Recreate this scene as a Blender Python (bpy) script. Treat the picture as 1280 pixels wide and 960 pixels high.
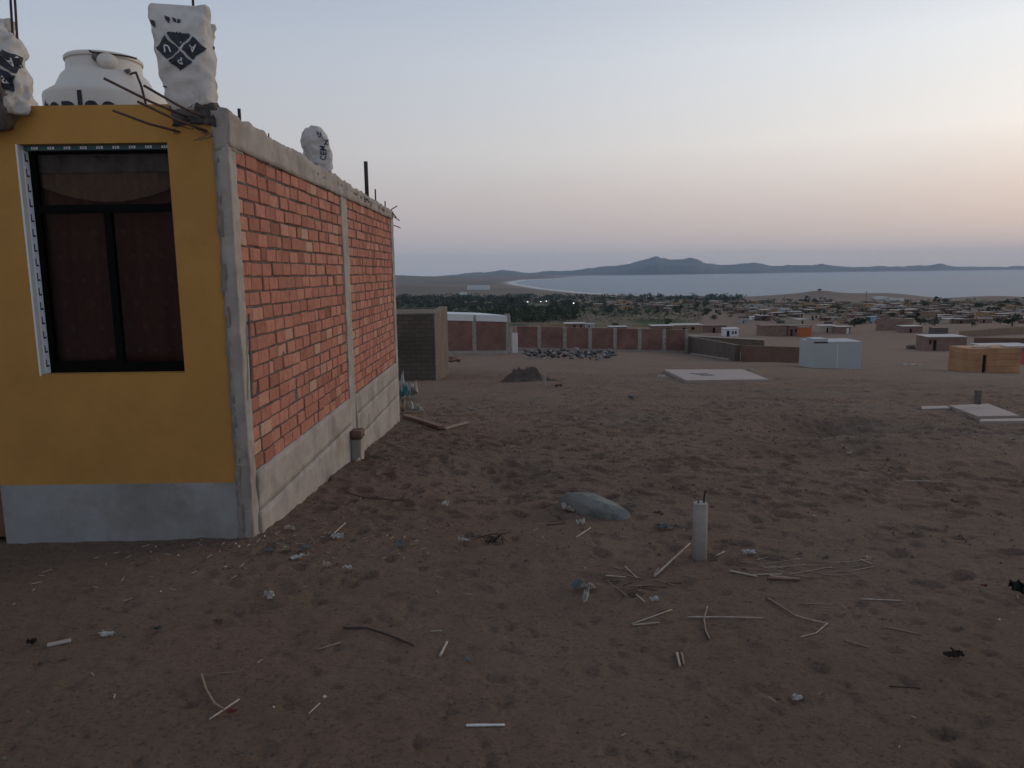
import bpy, bmesh, math, random
import numpy as np
from mathutils import Vector, Matrix, noise as mn
for o in list(bpy.data.objects): bpy.data.objects.remove(o)
scn = bpy.context.scene
COL = scn.collection
rad = math.radians
# ------------------------------------------------------------------ camera
FPX, EYE, ROLL = 940.0, 1.55, .013
PITCH = math.atan(140/FPX)
cF = np.array([0, math.cos(PITCH), -math.sin(PITCH)]); R0 = np.array([1., 0, 0]); U0 = np.array([0, math.sin(PITCH), math.cos(PITCH)])
cR = R0*math.cos(ROLL)-U0*math.sin(ROLL); cU = R0*math.sin(ROLL)+U0*math.cos(ROLL)
EP = np.array([0, 0, EYE])
cam = bpy.data.cameras.new('camera'); co = bpy.data.objects.new('camera', cam); COL.objects.link(co)
M = Matrix(((cR[0], cU[0], -cF[0], 0), (cR[1], cU[1], -cF[1], 0), (cR[2], cU[2], -cF[2], EYE), (0, 0, 0, 1)))
co.matrix_world = M
cam.sensor_width = 36; cam.lens = FPX/1280*36; cam.clip_start = .05; cam.clip_end = 80000
scn.camera = co
# ------------------------------------------------------------------ sky, sun, exposure
SUN_AZ, SUN_EL = 54, 5
wd = bpy.data.worlds.new('World'); scn.world = wd; wd.use_nodes = True
nt = wd.node_tree; nt.nodes.clear()
def N(nt, t, **kw):
    n = nt.nodes.new(t)
    for k, v in kw.items():
        if k.startswith('i_'): n.inputs[k[2:].replace('_', ' ')].default_value = v
        elif isinstance(k, str): setattr(n, k, v)
    return n
def L(nt, a, ao, b, bi): nt.links.new(a.outputs[ao], b.inputs[bi])
def ramp(nt, stops, interp='LINEAR'):
    r = nt.nodes.new('ShaderNodeValToRGB'); cr = r.color_ramp; cr.interpolation = interp
    while len(cr.elements) < len(stops): cr.elements.new(.5)
    for e, (p, c) in zip(cr.elements, stops): e.position = p; e.color = (*c, 1)
    return r
def mathn(nt, op, a, b=None, clamp=False):
    n = nt.nodes.new('ShaderNodeMath'); n.operation = op; n.use_clamp = clamp
    for i, v in ((0, a), (1, b)):
        if v is None: continue
        if isinstance(v, (int, float)): n.inputs[i].default_value = v
        else: nt.links.new(v, n.inputs[i])
    return n.outputs[0]
sky = N(nt, 'ShaderNodeTexSky', sky_type='NISHITA', sun_disc=False, sun_elevation=rad(SUN_EL), sun_rotation=rad(SUN_AZ), altitude=60, air_density=1.2, dust_density=3.0, ozone_density=1.5)
tc = N(nt, 'ShaderNodeTexCoord'); nrm = N(nt, 'ShaderNodeVectorMath', operation='NORMALIZE'); L(nt, tc, 'Generated', nrm, 0)
sep = N(nt, 'ShaderNodeSeparateXYZ'); L(nt, nrm, 0, sep, 0)
# evening haze layers by elevation (the dusk sky of the place), warm towards the sun
base = ramp(nt, [(0, (.425, .425, .475)), (.02, (.46, .45, .49)), (.05, (.50, .465, .49)), (.09, (.535, .495, .51)), (.15, (.55, .545, .57)), (.25, (.49, .54, .625)), (.36, (.395, .465, .60)), (.6, (.33, .40, .53)), (1, (.30, .36, .48))])
warm = ramp(nt, [(0, (.62, .55, .55)), (.02, (.68, .58, .56)), (.05, (.78, .64, .58)), (.09, (.88, .76, .70)), (.15, (1.08, 1.02, .96)), (.25, (1.0, 1.02, 1.04)), (.36, (.72, .78, .87)), (.6, (.40, .45, .55)), (1, (.30, .36, .48))])
cn = N(nt, 'ShaderNodeTexNoise', i_Scale=1.0, i_Detail=3.0, i_Roughness=.5)
mp = N(nt, 'ShaderNodeMapping'); mp.inputs['Scale'].default_value = (2, 2, 22); L(nt, nrm, 0, mp, 'Vector'); L(nt, mp, 0, cn, 'Vector')
zz = mathn(nt, 'ADD', sep.outputs['Z'], mathn(nt, 'MULTIPLY', mathn(nt, 'SUBTRACT', cn.outputs['Fac'], .5), .03))
nt.links.new(zz, base.inputs['Fac']); nt.links.new(zz, warm.inputs['Fac'])
sd = N(nt, 'ShaderNodeVectorMath', operation='DOT_PRODUCT'); L(nt, nrm, 0, sd, 0)
sd.inputs[1].default_value = (math.sin(rad(SUN_AZ)), math.cos(rad(SUN_AZ)), .1)
sf = mathn(nt, 'POWER', mathn(nt, 'MAXIMUM', mathn(nt, 'ADD', mathn(nt, 'MULTIPLY', sd.outputs['Value'], .5), .5), 0), 5.5, True)
mx = N(nt, 'ShaderNodeMix', data_type='RGBA'); nt.links.new(sf, mx.inputs['Factor']); L(nt, base, 0, mx, 'A'); L(nt, warm, 0, mx, 'B')
sc = N(nt, 'ShaderNodeVectorMath', operation='SCALE'); sc.inputs['Scale'].default_value = 10.0; nt.links.new(mx.outputs['Result'], sc.inputs[0])
m2 = N(nt, 'ShaderNodeMix', data_type='RGBA'); m2.inputs['Factor'].default_value = .9
L(nt, sky, 0, m2, 'A'); L(nt, sc, 0, m2, 'B')
bg = N(nt, 'ShaderNodeBackground'); bg.inputs['Strength'].default_value = .1; nt.links.new(m2.outputs['Result'], bg.inputs['Color'])
wo = N(nt, 'ShaderNodeOutputWorld'); L(nt, bg, 0, wo, 'Surface')
sl = bpy.data.lights.new('sun', 'SUN'); sl.energy = .85; sl.angle = rad(20); sl.color = (1, .80, .62)
so = bpy.data.objects.new('sun', sl); COL.objects.link(so)
dirv = Vector((math.sin(rad(SUN_AZ))*math.cos(rad(SUN_EL+4)), math.cos(rad(SUN_AZ))*math.cos(rad(SUN_EL+4)), math.sin(rad(SUN_EL+4))))
so.rotation_euler = dirv.to_track_quat('Z', 'Y').to_euler(); so.location = (30, 20, 60)
vs = scn.view_settings; vs.view_transform = 'Standard'; vs.look = 'None'; vs.exposure = 0; vs.gamma = 1; vs.use_curve_mapping = False

# ------------------------------------------------------------------ helpers
rng = np.random.default_rng(7); random.seed(11)
TAB = rng.random((256, 256))
def vnoise(x, y):
    x = np.asarray(x, float); y = np.asarray(y, float)
    xi = np.floor(x).astype(int); yi = np.floor(y).astype(int); fx = x-xi; fy = y-yi
    fx = fx*fx*(3-2*fx); fy = fy*fy*(3-2*fy)
    a = TAB[xi & 255, yi & 255]; b = TAB[(xi+1) & 255, yi & 255]; c = TAB[xi & 255, (yi+1) & 255]; d = TAB[(xi+1) & 255, (yi+1) & 255]
    return (a*(1-fx)+b*fx)*(1-fy)+(c*(1-fx)+d*fx)*fy-.5
def fbm(x, y, o=4, g=.5):
    s = 0; a = 1
    for k in range(o): s = s+a*vnoise(x*2**k+17.3*k, y*2**k+9.1*k); a *= g
    return s
def ray(px, py): return cF+(px-640)/FPX*cR-(py-480)/FPX*cU
def P(px, py, Y):
    d = ray(px, py); return Vector(EP+d*(Y/d[1]))
# ---- terrain
SEA = -58.5
PY = np.array([-60, -30, 0, 5.3, 12.6, 27, 70, 150, 300, 700, 1300, 1900, 3000, 20000])
PZ = np.array([3.2, 1.6, 0, -.36, -.90, -2.2, -5.6, -10.8, -18.5, -34, -49, -55.5, -56.5, -55])
fy_ = np.concatenate([np.arange(-60, 100, .5), np.arange(100, 3200, 4), np.arange(3200, 20001, 100)])
fz_ = np.interp(fy_, PY, PZ)
def _sm(y, z):
    out = z.copy(); w = 4
    for _ in range(3): out[w:-w] = sum(out[w+k:len(out)-w+k] for k in range(-w, w+1))/(2*w+1)
    return out
fz_ = _sm(fy_, fz_)
SHORE = np.array([(60, 4700), (25, 4100), (60, 3500), (135, 2650), (230, 2080), (330, 1790), (430, 1640), (560, 1530), (700, 1470), (960, 1290), (1300, 1180), (2000, 1100), (6000, 1000), (20000, 900), (20000, 20000), (3200, 20000), (900, 8300), (420, 6300), (120, 5400)], float)
def shore_sd(x, y):
    # signed distance to the shore, positive on land
    best = np.full(np.shape(x), 1e9); inside = np.zeros(np.shape(x), bool)
    n = len(SHORE)
    for i in range(n):
        ax, ay = SHORE[i]; bx, by = SHORE[(i+1) % n]
        ex, ey = bx-ax, by-ay; t = np.clip(((x-ax)*ex+(y-ay)*ey)/(ex*ex+ey*ey), 0, 1)
        best = np.minimum(best, np.hypot(x-ax-t*ex, y-ay-t*ey))
        c = (ay > y) != (by > y)
        inside ^= c & (x < ex*(y-ay)/(ey if ey else 1e-9)+ax)
    return np.where(inside, -best, best)
def gau(x, y, cx, cy, sx, sy): return np.exp(-((x-cx)/sx)**2-((y-cy)/sy)**2)
# trodden sand: dents sampled from a height map
GX0, GY0, GS = -9.0, -1.0, .025
gx = GX0+GS*np.arange(1000); gy = GY0+GS*np.arange(1300)
HM = np.zeros((1000, 1300))
def stamp(x, y, a, b, th, dep):
    r = int(max(a, b)*2.2/GS)+1; i = int((x-GX0)/GS); j = int((y-GY0)/GS)
    i0, i1, j0, j1 = max(i-r, 0), min(i+r, 1000), max(j-r, 0), min(j+r, 1300)
    if i1 <= i0 or j1 <= j0: return
    X, Y = np.meshgrid(gx[i0:i1]-x, gy[j0:j1]-y, indexing='ij'); c, s = math.cos(th), math.sin(th)
    q = ((X*c+Y*s)/a)**2+((-X*s+Y*c)/b)**2
    HM[i0:i1, j0:j1] += -dep*np.exp(-q**2.4)+.35*dep*np.exp(-((np.sqrt(q)-1.35)/.3)**2)
for k in range(9500):
    x = random.uniform(-2, 15); y = random.uniform(1.5, 30)
    dens = .35+.65*float(fbm(x*.35+3, y*.35, 2) > -.05)
    if y < 3.9: continue
    if y < 6: dens *= .22+.1*max(0, y-4.5)
    if random.random() > dens: continue
    s = random.uniform(.03, .085)
    stamp(x, y, s*random.uniform(1.1, 2.1), s*.8, random.uniform(0, 3.14), random.uniform(.012, .042))
for k in range(1500):
    stamp(random.uniform(-7, 8), random.uniform(1.5, 5.6), random.uniform(.02, .07), random.uniform(.015, .035), random.uniform(0, 3.14), random.uniform(.006, .018))
def dents(x, y):
    u = (np.asarray(x, float)-GX0)/GS; v = (np.asarray(y, float)-GY0)/GS
    ok = (u > 1) & (u < 997) & (v > 1) & (v < 1297)
    u = np.clip(u, 1, 997); v = np.clip(v, 1, 1297); i = u.astype(int); j = v.astype(int); fu = u-i; fv = v-j
    h = (HM[i, j]*(1-fu)+HM[i+1, j]*fu)*(1-fv)+(HM[i, j+1]*(1-fu)+HM[i+1, j+1]*fu)*fv
    return np.where(ok, h, 0)
BUMPS = []     # (x, y, sx, sy, height) filled below
def T0(x, y):
    x = np.asarray(x, float); y = np.asarray(y, float)
    z = np.interp(y, fy_, fz_)
    sp = np.where(x > 30, x-4, np.log1p(np.exp(np.clip((x-4)/3, -30, 30)))*3)
    am = np.clip(y/45, 0, 1)*np.clip((420-y)/260, 0, 1)
    z = z-.052*np.minimum(sp, 70)*am
    return z
def T(x, y):
    x = np.asarray(x, float); y = np.asarray(y, float)
    z = T0(x, y)
    for b in BUMPS:
        if b[4] < 3: z = z+b[4]*gau(x, y, b[0], b[1], b[2], b[3])
    d = np.hypot(x, y)
    z = z+np.clip(d/30, 0, 1)*.10*fbm(x*.22, y*.22, 3)+np.clip((d-60)/200, 0, 1)*.8*fbm(x*.02, y*.02, 4)+np.clip((d-900)/2500, 0, 1)*5*fbm(x*.0016, y*.0016, 4)
    near = np.clip((60-d)/30, 0, 1)
    z = z+near*(.03*fbm(x*1.0, y*1.0, 2)+np.clip((y-2)/6, .45, 1)*.022*fbm(x*9, y*9, 3)+dents(x, y))
    far = d > 900
    if np.any(far):
        sdv = shore_sd(x, y); z = np.where(far & (y > 900), np.minimum(z, SEA+.022*sdv), z)
        for b in BUMPS:
            if b[4] >= 3: z = z+np.clip(sdv/60, 0, 1)*b[4]*gau(x, y, b[0], b[1], b[2], b[3])
    return z
def Tz(x, y): return float(T(np.array([x]), np.array([y]))[0])
def G(px, py, tmax=9000):
    d = ray(px, py); d = d/d[1]
    for lo, hi, n_ in (((1.2, 120, 420),) if py > 411 else ())+((110, 1000, 300), (950, tmax, 420)):
        ts = np.geomspace(lo, hi, n_); pts = EP[None]+ts[:, None]*d[None]
        h = pts[:, 2]-T(pts[:, 0], pts[:, 1]); k = int(np.argmax(h < 0))
        if h[k] < 0: break
    else: k = len(ts)-1
    a, b = ts[max(k-1, 0)], ts[k]
    for _ in range(2):
        t2 = np.linspace(a, b, 20); q = EP[None]+t2[:, None]*d[None]; h = q[:, 2]-T(q[:, 0], q[:, 1]); k = int(np.argmax(h < 0)) if (h < 0).any() else 19
        a, b = t2[max(k-1, 0)], t2[k]
    p = EP+b*d
    return Vector(p)
for (px, py, sx, sy, h) in [(625, 592, .55, .8, -.16), (560, 585, .9, 1.2, .06), (1040, 532, 1.0, .9, -.38), (1110, 560, 1.3, .7, .16), (985, 532, 1.2, .9, .10), (1150, 540, 1.3, .8, .09), (880, 500, 2, 1.5, .08), (760, 520, 1.6, 1.0, .09)]:
    p = G(px, py); BUMPS.append((p.x, p.y, sx, sy, h))
for (x, y, sx, sy, h) in [(565, 1370, 140, 80, 12.5), (560, 1370, 28, 34, 4), (800, 1240, 90, 70, 8), (700, 1380, 60, 50, 6), (330, 1480, 130, 80, 5), (-700, 2900, 500, 500, 18), (-300, 4200, 260, 500, 10), (-1400, 6000, 900, 900, 60), (-200, 7600, 700, 700, 25)]:
    BUMPS.append((x, y, sx, sy, h))

class MB:
    def __init__(s): s.v = []; s.f = []; s.m = []
    def add(s, vs, fs, m=0):
        o = len(s.v); s.v += [tuple(v) for v in vs]; s.f += [tuple(i+o for i in f) for f in fs]; s.m += [m]*len(fs)
        return s
    def box(s, x0, x1, y0, y1, z0, z1, m=0, rot=0, at=(0, 0, 0)):
        c = [(x, y, z) for z in (z0, z1) for y in (y0, y1) for x in (x0, x1)]
        cs, sn = math.cos(rot), math.sin(rot)
        c = [(at[0]+x*cs-y*sn, at[1]+x*sn+y*cs, at[2]+z) for x, y, z in c]
        return s.add(c, [(0, 2, 3, 1), (4, 5, 7, 6), (0, 1, 5, 4), (2, 6, 7, 3), (0, 4, 6, 2), (1, 3, 7, 5)], m)
    def tube(s, pts, r, n=8, m=0, cap=True):
        pts = [Vector(p) for p in pts]; k = len(pts); rs = r if isinstance(r, (list, tuple)) else [r]*k
        o = len(s.v); vs = []
        for i, p in enumerate(pts):
            t = (pts[min(i+1, k-1)]-pts[max(i-1, 0)]).normalized()
            a = t.orthogonal() if abs(t.z) > .95 else t.cross(Vector((0, 0, 1)))
            a.normalize(); b = t.cross(a)
            for j in range(n):
                q = 2*math.pi*j/n; vs.append(p+(a*math.cos(q)+b*math.sin(q))*rs[i])
        fs = [(i*n+j, i*n+(j+1) % n, (i+1)*n+(j+1) % n, (i+1)*n+j) for i in range(k-1) for j in range(n)]
        if cap: fs += [tuple(range(n))[::-1], tuple((k-1)*n+j for j in range(n))]
        return s.add(vs, fs, m)
    def build(s, name, mats, parent=None, loc=None, smooth=False, weld=0, bevel=0):
        me = bpy.data.meshes.new(name); me.from_pydata(s.v, [], s.f)
        if not isinstance(mats, (list, tuple)): mats = [mats]
        for m in mats: me.materials.append(m)
        if len(mats) > 1: me.polygons.foreach_set('material_index', s.m)
        if weld or bevel:
            bm = bmesh.new(); bm.from_mesh(me)
            if weld: bmesh.ops.remove_doubles(bm, verts=bm.verts, dist=weld)
            bmesh.ops.recalc_face_normals(bm, faces=bm.faces)
            if bevel: bmesh.ops.bevel(bm, geom=bm.edges[:], offset=bevel, segments=1, affect='EDGES')
            bm.to_mesh(me); bm.free()
        if smooth: me.polygons.foreach_set('use_smooth', [True]*len(me.polygons))
        me.update()
        o = bpy.data.objects.new(name, me); COL.objects.link(o)
        if parent: o.parent = parent
        if loc is not None:
            # world coordinates were given: move origin to loc
            me.transform(Matrix.Translation(-Vector(loc))); o.location = loc
        return o
def tag(o, label=None, cat=None, group=None, kind=None):
    if label: o['label'] = label
    if cat: o['category'] = cat
    if group: o['group'] = group
    if kind: o['kind'] = kind
    return o
def empty(name, loc, rz=0):
    o = bpy.data.objects.new(name, None); COL.objects.link(o); o.location = loc; o.rotation_euler = (0, 0, rz); o.empty_display_size = .2
    return o
def copy_tree(o, parent=None):
    c = o.copy(); COL.objects.link(c)
    if parent: c.parent = parent
    for ch in list(o.children): copy_tree(ch, c)
    return c
def rough_box(x0, x1, y0, y1, z0, z1, step, amp, freq=6, seed=0, skip=''):
    mb = MB()
    def grid(fn, a0, a1, b0, b1, flip):
        na = max(1, int(round((a1-a0)/step))); nb = max(1, int(round((b1-b0)/step)))
        vs = [fn(a0+(a1-a0)*i/na, b0+(b1-b0)*j/nb) for i in range(na+1) for j in range(nb+1)]
        fs = []
        for i in range(na):
            for j in range(nb):
                q = (i*(nb+1)+j, (i+1)*(nb+1)+j, (i+1)*(nb+1)+j+1, i*(nb+1)+j+1); fs.append(q[::-1] if flip else q)
        mb.add(vs, fs)
    grid(lambda a, b: (a, b, z1), x0, x1, y0, y1, False); grid(lambda a, b: (a, b, z0), x0, x1, y0, y1, True)
    grid(lambda a, b: (a, y0, b), x0, x1, z0, z1, False); grid(lambda a, b: (a, y1, b), x0, x1, z0, z1, True)
    grid(lambda a, b: (x1, a, b), y0, y1, z0, z1, False); grid(lambda a, b: (x0, a, b), y0, y1, z0, z1, True)
    out = []
    for v in mb.v:
        p = Vector(v); q = mn.noise_vector(p*freq+Vector((seed, seed*.7, 0)))*amp+mn.noise_vector(p*freq*3.1+Vector((seed, 3, 1)))*amp*.5
        out.append(tuple(p+q))
    mb.v = out
    return mb
# ------------------------------------------------------------------ materials
MATS = {}
def mat(name, col, rough=.9, var=.15, scale=8.0, bump=.0, bscale=40.0, col2=None, c2pos=(.45, .62), metallic=0, spec=.3, stain=None):
    m = bpy.data.materials.new(name); m.use_nodes = True; t = m.node_tree; b = t.nodes['Principled BSDF']
    b.inputs['Roughness'].default_value = rough; b.inputs['Metallic'].default_value = metallic; b.inputs['Specular IOR Level'].default_value = spec
    tcn = N(t, 'ShaderNodeTexCoord'); n1 = N(t, 'ShaderNodeTexNoise', i_Scale=scale, i_Detail=6.0, i_Roughness=.65); L(t, tcn, 'Object', n1, 'Vector')
    c = np.array(col)
    r = ramp(t, [(.25, tuple(c*(1-var))), (.75, tuple(np.minimum(c*(1+var), .95)))]); L(t, n1, 'Fac', r, 'Fac'); out = r.outputs['Color']
    if col2 is not None:
        n2 = N(t, 'ShaderNodeTexNoise', i_Scale=scale*.45, i_Detail=8.0, i_Roughness=.7); L(t, tcn, 'Object', n2, 'Vector')
        r2 = ramp(t, [(c2pos[0], (0, 0, 0)), (c2pos[1], (1, 1, 1))]); L(t, n2, 'Fac', r2, 'Fac')
        mxx = N(t, 'ShaderNodeMix', data_type='RGBA'); L(t, r2, 'Color', mxx, 'Factor'); t.links.new(out, mxx.inputs['A']); mxx.inputs['B'].default_value = (*col2, 1); out = mxx.outputs['Result']
    t.links.new(out, b.inputs['Base Color'])
    if bump:
        n3 = N(t, 'ShaderNodeTexNoise', i_Scale=bscale, i_Detail=8.0, i_Roughness=.7); L(t, tcn, 'Object', n3, 'Vector')
        bp = N(t, 'ShaderNodeBump', i_Strength=bump, i_Distance=.02); L(t, n3, 'Fac', bp, 'Height'); L(t, bp, 'Normal', b, 'Normal')
    MATS[name] = m
    return m
m_yellow = mat('ochre_paint', (.40, .205, .050), .8, .12, 2.6, .22, 16, col2=(.335, .168, .050), c2pos=(.5, .75))
m_grey = mat('grey_paint', (.27, .268, .26), .88, .16, 3.5, .35, 18, col2=(.20, .18, .155), c2pos=(.47, .68))
m_conc = mat('concrete', (.33, .29, .255), .95, .22, 5, .35, 45, col2=(.22, .19, .165), c2pos=(.48, .66))
m_concd = mat('dark_concrete', (.16, .135, .12), .95, .35, 8, .5, 40, col2=(.05, .045, .04))
m_tar = mat('burnt_mortar', (.055, .05, .047), .9, .5, 20, .6, 60, col2=(.13, .11, .1))
m_mortar = mat('mortar', (.135, .11, .095), 1, .3, 18, .6, 70, col2=(.06, .05, .045))
m_steel = mat('rebar_steel', (.05, .04, .04), .65, .3, 30, metallic=.4)
m_rust = mat('rusty_rebar', (.09, .055, .045), .8, .4, 40)
m_black = mat('black_frame', (.004, .004, .004), .7, .1, 5, spec=.06)
m_white = mat('white_paint', (.62, .62, .61), .8, .06, 3, .1, 40)
m_cabin = mat('pale_blue_white_panel', (.39, .392, .395), .7, .06, .8, .05, 10)
m_tape = mat('white_tape', (.75, .78, .80), .5, .05, 10)
m_teal = mat('teal_tape', (.05, .10, .11), .5, .1, 10)
m_blue = mat('navy_print', (.025, .035, .075), .6, .2, 20)
m_print = mat('faded_black_print', (.03, .033, .042), .8, .45, 40)
m_sack = mat('woven_sack', (.50, .47, .435), .8, .14, 9, .35, 120, col2=(.34, .30, .26), c2pos=(.55, .72))
m_sacklet = mat('sack_letter', (.55, .54, .53), .8, .1, 20)
m_cloth1 = mat('valance_cloth', (.22, .135, .09), .9, .2, 30)
m_cloth2 = mat('maroon_curtain', (.12, .038, .026), .9, .2, 20)
m_clothd = mat('curtain_motif', (.13, .06, .045), .9, .2, 20)
m_tank = mat('tank_plastic', (.56, .52, .465), .5, .06, 3, .04, 20, col2=(.46, .42, .37), c2pos=(.55, .75))
m_door = mat('brown_door', (.16, .075, .04), .6, .2, 12)
m_stone = mat('grey_boulder', (.18, .178, .158), .9, .2, 7, .5, 25, col2=(.11, .112, .102))
m_pvc = mat('cement_post', (.30, .27, .24), .85, .15, 10, .2, 50, col2=(.22, .19, .17))
m_straw = mat('dry_cane', (.35, .285, .23), .9, .3, 30)
m_straw2 = mat('weathered_stick', (.24, .17, .13), .9, .3, 30)
m_darktwig = mat('dark_twig', (.05, .035, .03), .9, .3, 30)
m_scrapw = mat('white_scrap', (.60, .58, .55), .7, .15, 20)
m_scrapb = mat('pale_blue_plastic', (.25, .27, .275), .6, .15, 20)
m_scrapt = mat('turquoise_plastic', (.16, .33, .36), .6, .2, 20)
m_scrapo = mat('cream_rag', (.5, .42, .34), .8, .2, 20)
m_scrapr = mat('red_scrap', (.25, .05, .04), .7, .2, 20)
m_plank = mat('reddish_plank', (.20, .12, .09), .9, .3, 14, .2, 40)
m_bag = mat('dark_green_bag', (.02, .028, .025), .5, .3, 20)
m_mound = mat('dark_earth', (.085, .063, .052), 1, .3, 6, .6, 12)
m_edge = mat('grey_mortar_edge', (.22, .19, .17), .95, .3, 9, .5, 40)
m_clod = mat('sand_clod', (.13, .10, .084), 1, .25, 9)
m_slab = mat('pale_concrete_slab', (.31, .255, .225), .9, .08, 1.5, .15, 30)
m_adobe = mat('adobe_brown', (.115, .09, .07), 1, .22, 1.2, .4, 14, col2=(.085, .066, .05))
m_adobel = mat('adobe_tan', (.24, .17, .115), 1, .22, 1.2, .4, 14)
m_adober = mat('adobe_red_brown', (.14, .085, .066), 1, .2, 1.0, .4, 14)
m_green1 = mat('leaves_dark', (.022, .034, .016), .9, .5, .6)
m_green2 = mat('leaves_mid', (.045, .06, .026), .9, .5, .6)
m_trunk = mat('bark', (.07, .05, .04), .95, .3, 4)
m_dark = mat('dark_opening', (.012, .01, .01), .9, .2, 4)
m_tinv = mat('village_roof', (.27, .24, .215), .8, .15, 1.5)
m_whv = mat('village_white', (.38, .365, .35), .9, .1, 1)
m_tin = mat('pale_roof_sheet', (.42, .39, .36), .6, .12, 1.5)
m_tinb = mat('brown_roof', (.20, .15, .12), .9, .2, 1.5)
m_och = mat('ochre_wall', (.33, .205, .10), .9, .15, 1)
m_orange = mat('orange_wall', (.42, .13, .045), .9, .15, 1)
m_crm = mat('cream_wall', (.42, .34, .27), .9, .12, 1)
m_far_bl = mat('sky_blue_wall', (.2, .36, .5), .9, .12, 1)
m_pink = mat('pink_red_board', (.5, .12, .12), .8, .12, 1)
def brickmat(name, c1, c2, mo, sx=4.0, rowh=.11, bw=.25):
    m = bpy.data.materials.new(name); m.use_nodes = True; t = m.node_tree; b = t.nodes['Principled BSDF']; b.inputs['Roughness'].default_value = .95
    tcn = N(t, 'ShaderNodeTexCoord'); s = N(t, 'ShaderNodeSeparateXYZ'); L(t, tcn, 'Object', s, 0)
    cb = N(t, 'ShaderNodeCombineXYZ'); t.links.new(mathn(t, 'ADD', s.outputs['X'], s.outputs['Y']), cb.inputs['X']); t.links.new(s.outputs['Z'], cb.inputs['Y'])
    bk = N(t, 'ShaderNodeTexBrick', i_Scale=1.0); bk.inputs['Brick Width'].default_value = bw; bk.inputs['Row Height'].default_value = rowh; bk.inputs['Mortar Size'].default_value = .012
    bk.inputs['Color1'].default_value = (*c1, 1); bk.inputs['Color2'].default_value = (*c2, 1); bk.inputs['Mortar'].default_value = (*mo, 1)
    L(t, cb, 0, bk, 'Vector')
    n = N(t, 'ShaderNodeTexNoise', i_Scale=.9, i_Detail=5.0); L(t, tcn, 'Object', n, 'Vector')
    r = ramp(t, [(.3, (.72, .72, .72)), (.7, (1.2, 1.2, 1.2))]); L(t, n, 'Fac', r, 'Fac')
    mm = N(t, 'ShaderNodeMix', data_type='RGBA', blend_type='MULTIPLY'); mm.inputs['Factor'].default_value = 1; L(t, bk, 'Color', mm, 'A'); L(t, r, 'Color', mm, 'B')
    t.links.new(mm.outputs['Result'], b.inputs['Base Color'])
    bp = N(t, 'ShaderNodeBump', i_Strength=.5, i_Distance=.02); bp.invert = True; L(t, bk, 'Fac', bp, 'Height'); L(t, bp, 'Normal', b, 'Normal')
    return m
m_bfar = brickmat('perimeter_brick', (.25, .115, .09), (.20, .095, .075), (.15, .115, .10))
m_bfar2 = brickmat('village_brick', (.28, .16, .125), (.22, .125, .10), (.19, .15, .13))
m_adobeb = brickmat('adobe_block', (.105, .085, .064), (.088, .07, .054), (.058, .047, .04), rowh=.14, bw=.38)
m_adobe_lit = brickmat('adobe_block_lit', (.14, .103, .073), (.115, .085, .062), (.085, .066, .05), rowh=.14, bw=.38)  # lighter copy of the adobe block: the lit side's brightness put into the colour
m_plyw = brickmat('plywood_wall', (.43, .235, .12), (.37, .19, .095), (.25, .135, .075), rowh=.42, bw=2.2)
# individual bricks of the near wall carry a tone attribute
mb_ = bpy.data.materials.new('orange_brick'); mb_.use_nodes = True; t = mb_.node_tree; b = t.nodes['Principled BSDF']; b.inputs['Roughness'].default_value = .92; b.inputs['Specular IOR Level'].default_value = .2
at = N(t, 'ShaderNodeAttribute', attribute_name='tone'); r = ramp(t, [(0, (.24, .095, .062)), (.3, (.33, .136, .094)), (.65, (.405, .17, .118)), (.88, (.43, .21, .148)), (1, (.43, .26, .185))]); L(t, at, 'Fac', r, 'Fac')
tcn = N(t, 'ShaderNodeTexCoord'); n = N(t, 'ShaderNodeTexNoise', i_Scale=14.0, i_Detail=7.0, i_Roughness=.7); L(t, tcn, 'Object', n, 'Vector')
r2 = ramp(t, [(.28, (.66, .64, .62)), (.5, (1, 1, 1)), (.75, (1.16, 1.16, 1.16))]); L(t, n, 'Fac', r2, 'Fac')
mm = N(t, 'ShaderNodeMix', data_type='RGBA', blend_type='MULTIPLY'); mm.inputs['Factor'].default_value = 1; L(t, r, 'Color', mm, 'A'); L(t, r2, 'Color', mm, 'B')
n4 = N(t, 'ShaderNodeTexNoise', i_Scale=2.2, i_Detail=9.0, i_Roughness=.75); L(t, tcn, 'Object', n4, 'Vector'); r4 = ramp(t, [(.56, (0, 0, 0)), (.78, (.5, .5, .5))]); L(t, n4, 'Fac', r4, 'Fac')
m5 = N(t, 'ShaderNodeMix', data_type='RGBA'); L(t, r4, 'Color', m5, 'Factor'); t.links.new(mm.outputs['Result'], m5.inputs['A']); m5.inputs['B'].default_value = (.30, .235, .19, 1)
t.links.new(m5.outputs['Result'], b.inputs['Base Color'])
n3 = N(t, 'ShaderNodeTexNoise', i_Scale=60.0, i_Detail=6.0); L(t, tcn, 'Object', n3, 'Vector'); bp = N(t, 'ShaderNodeBump', i_Strength=.4, i_Distance=.01); L(t, n3, 'Fac', bp, 'Height'); L(t, bp, 'Normal', b, 'Normal')
m_brick = mb_
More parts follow.
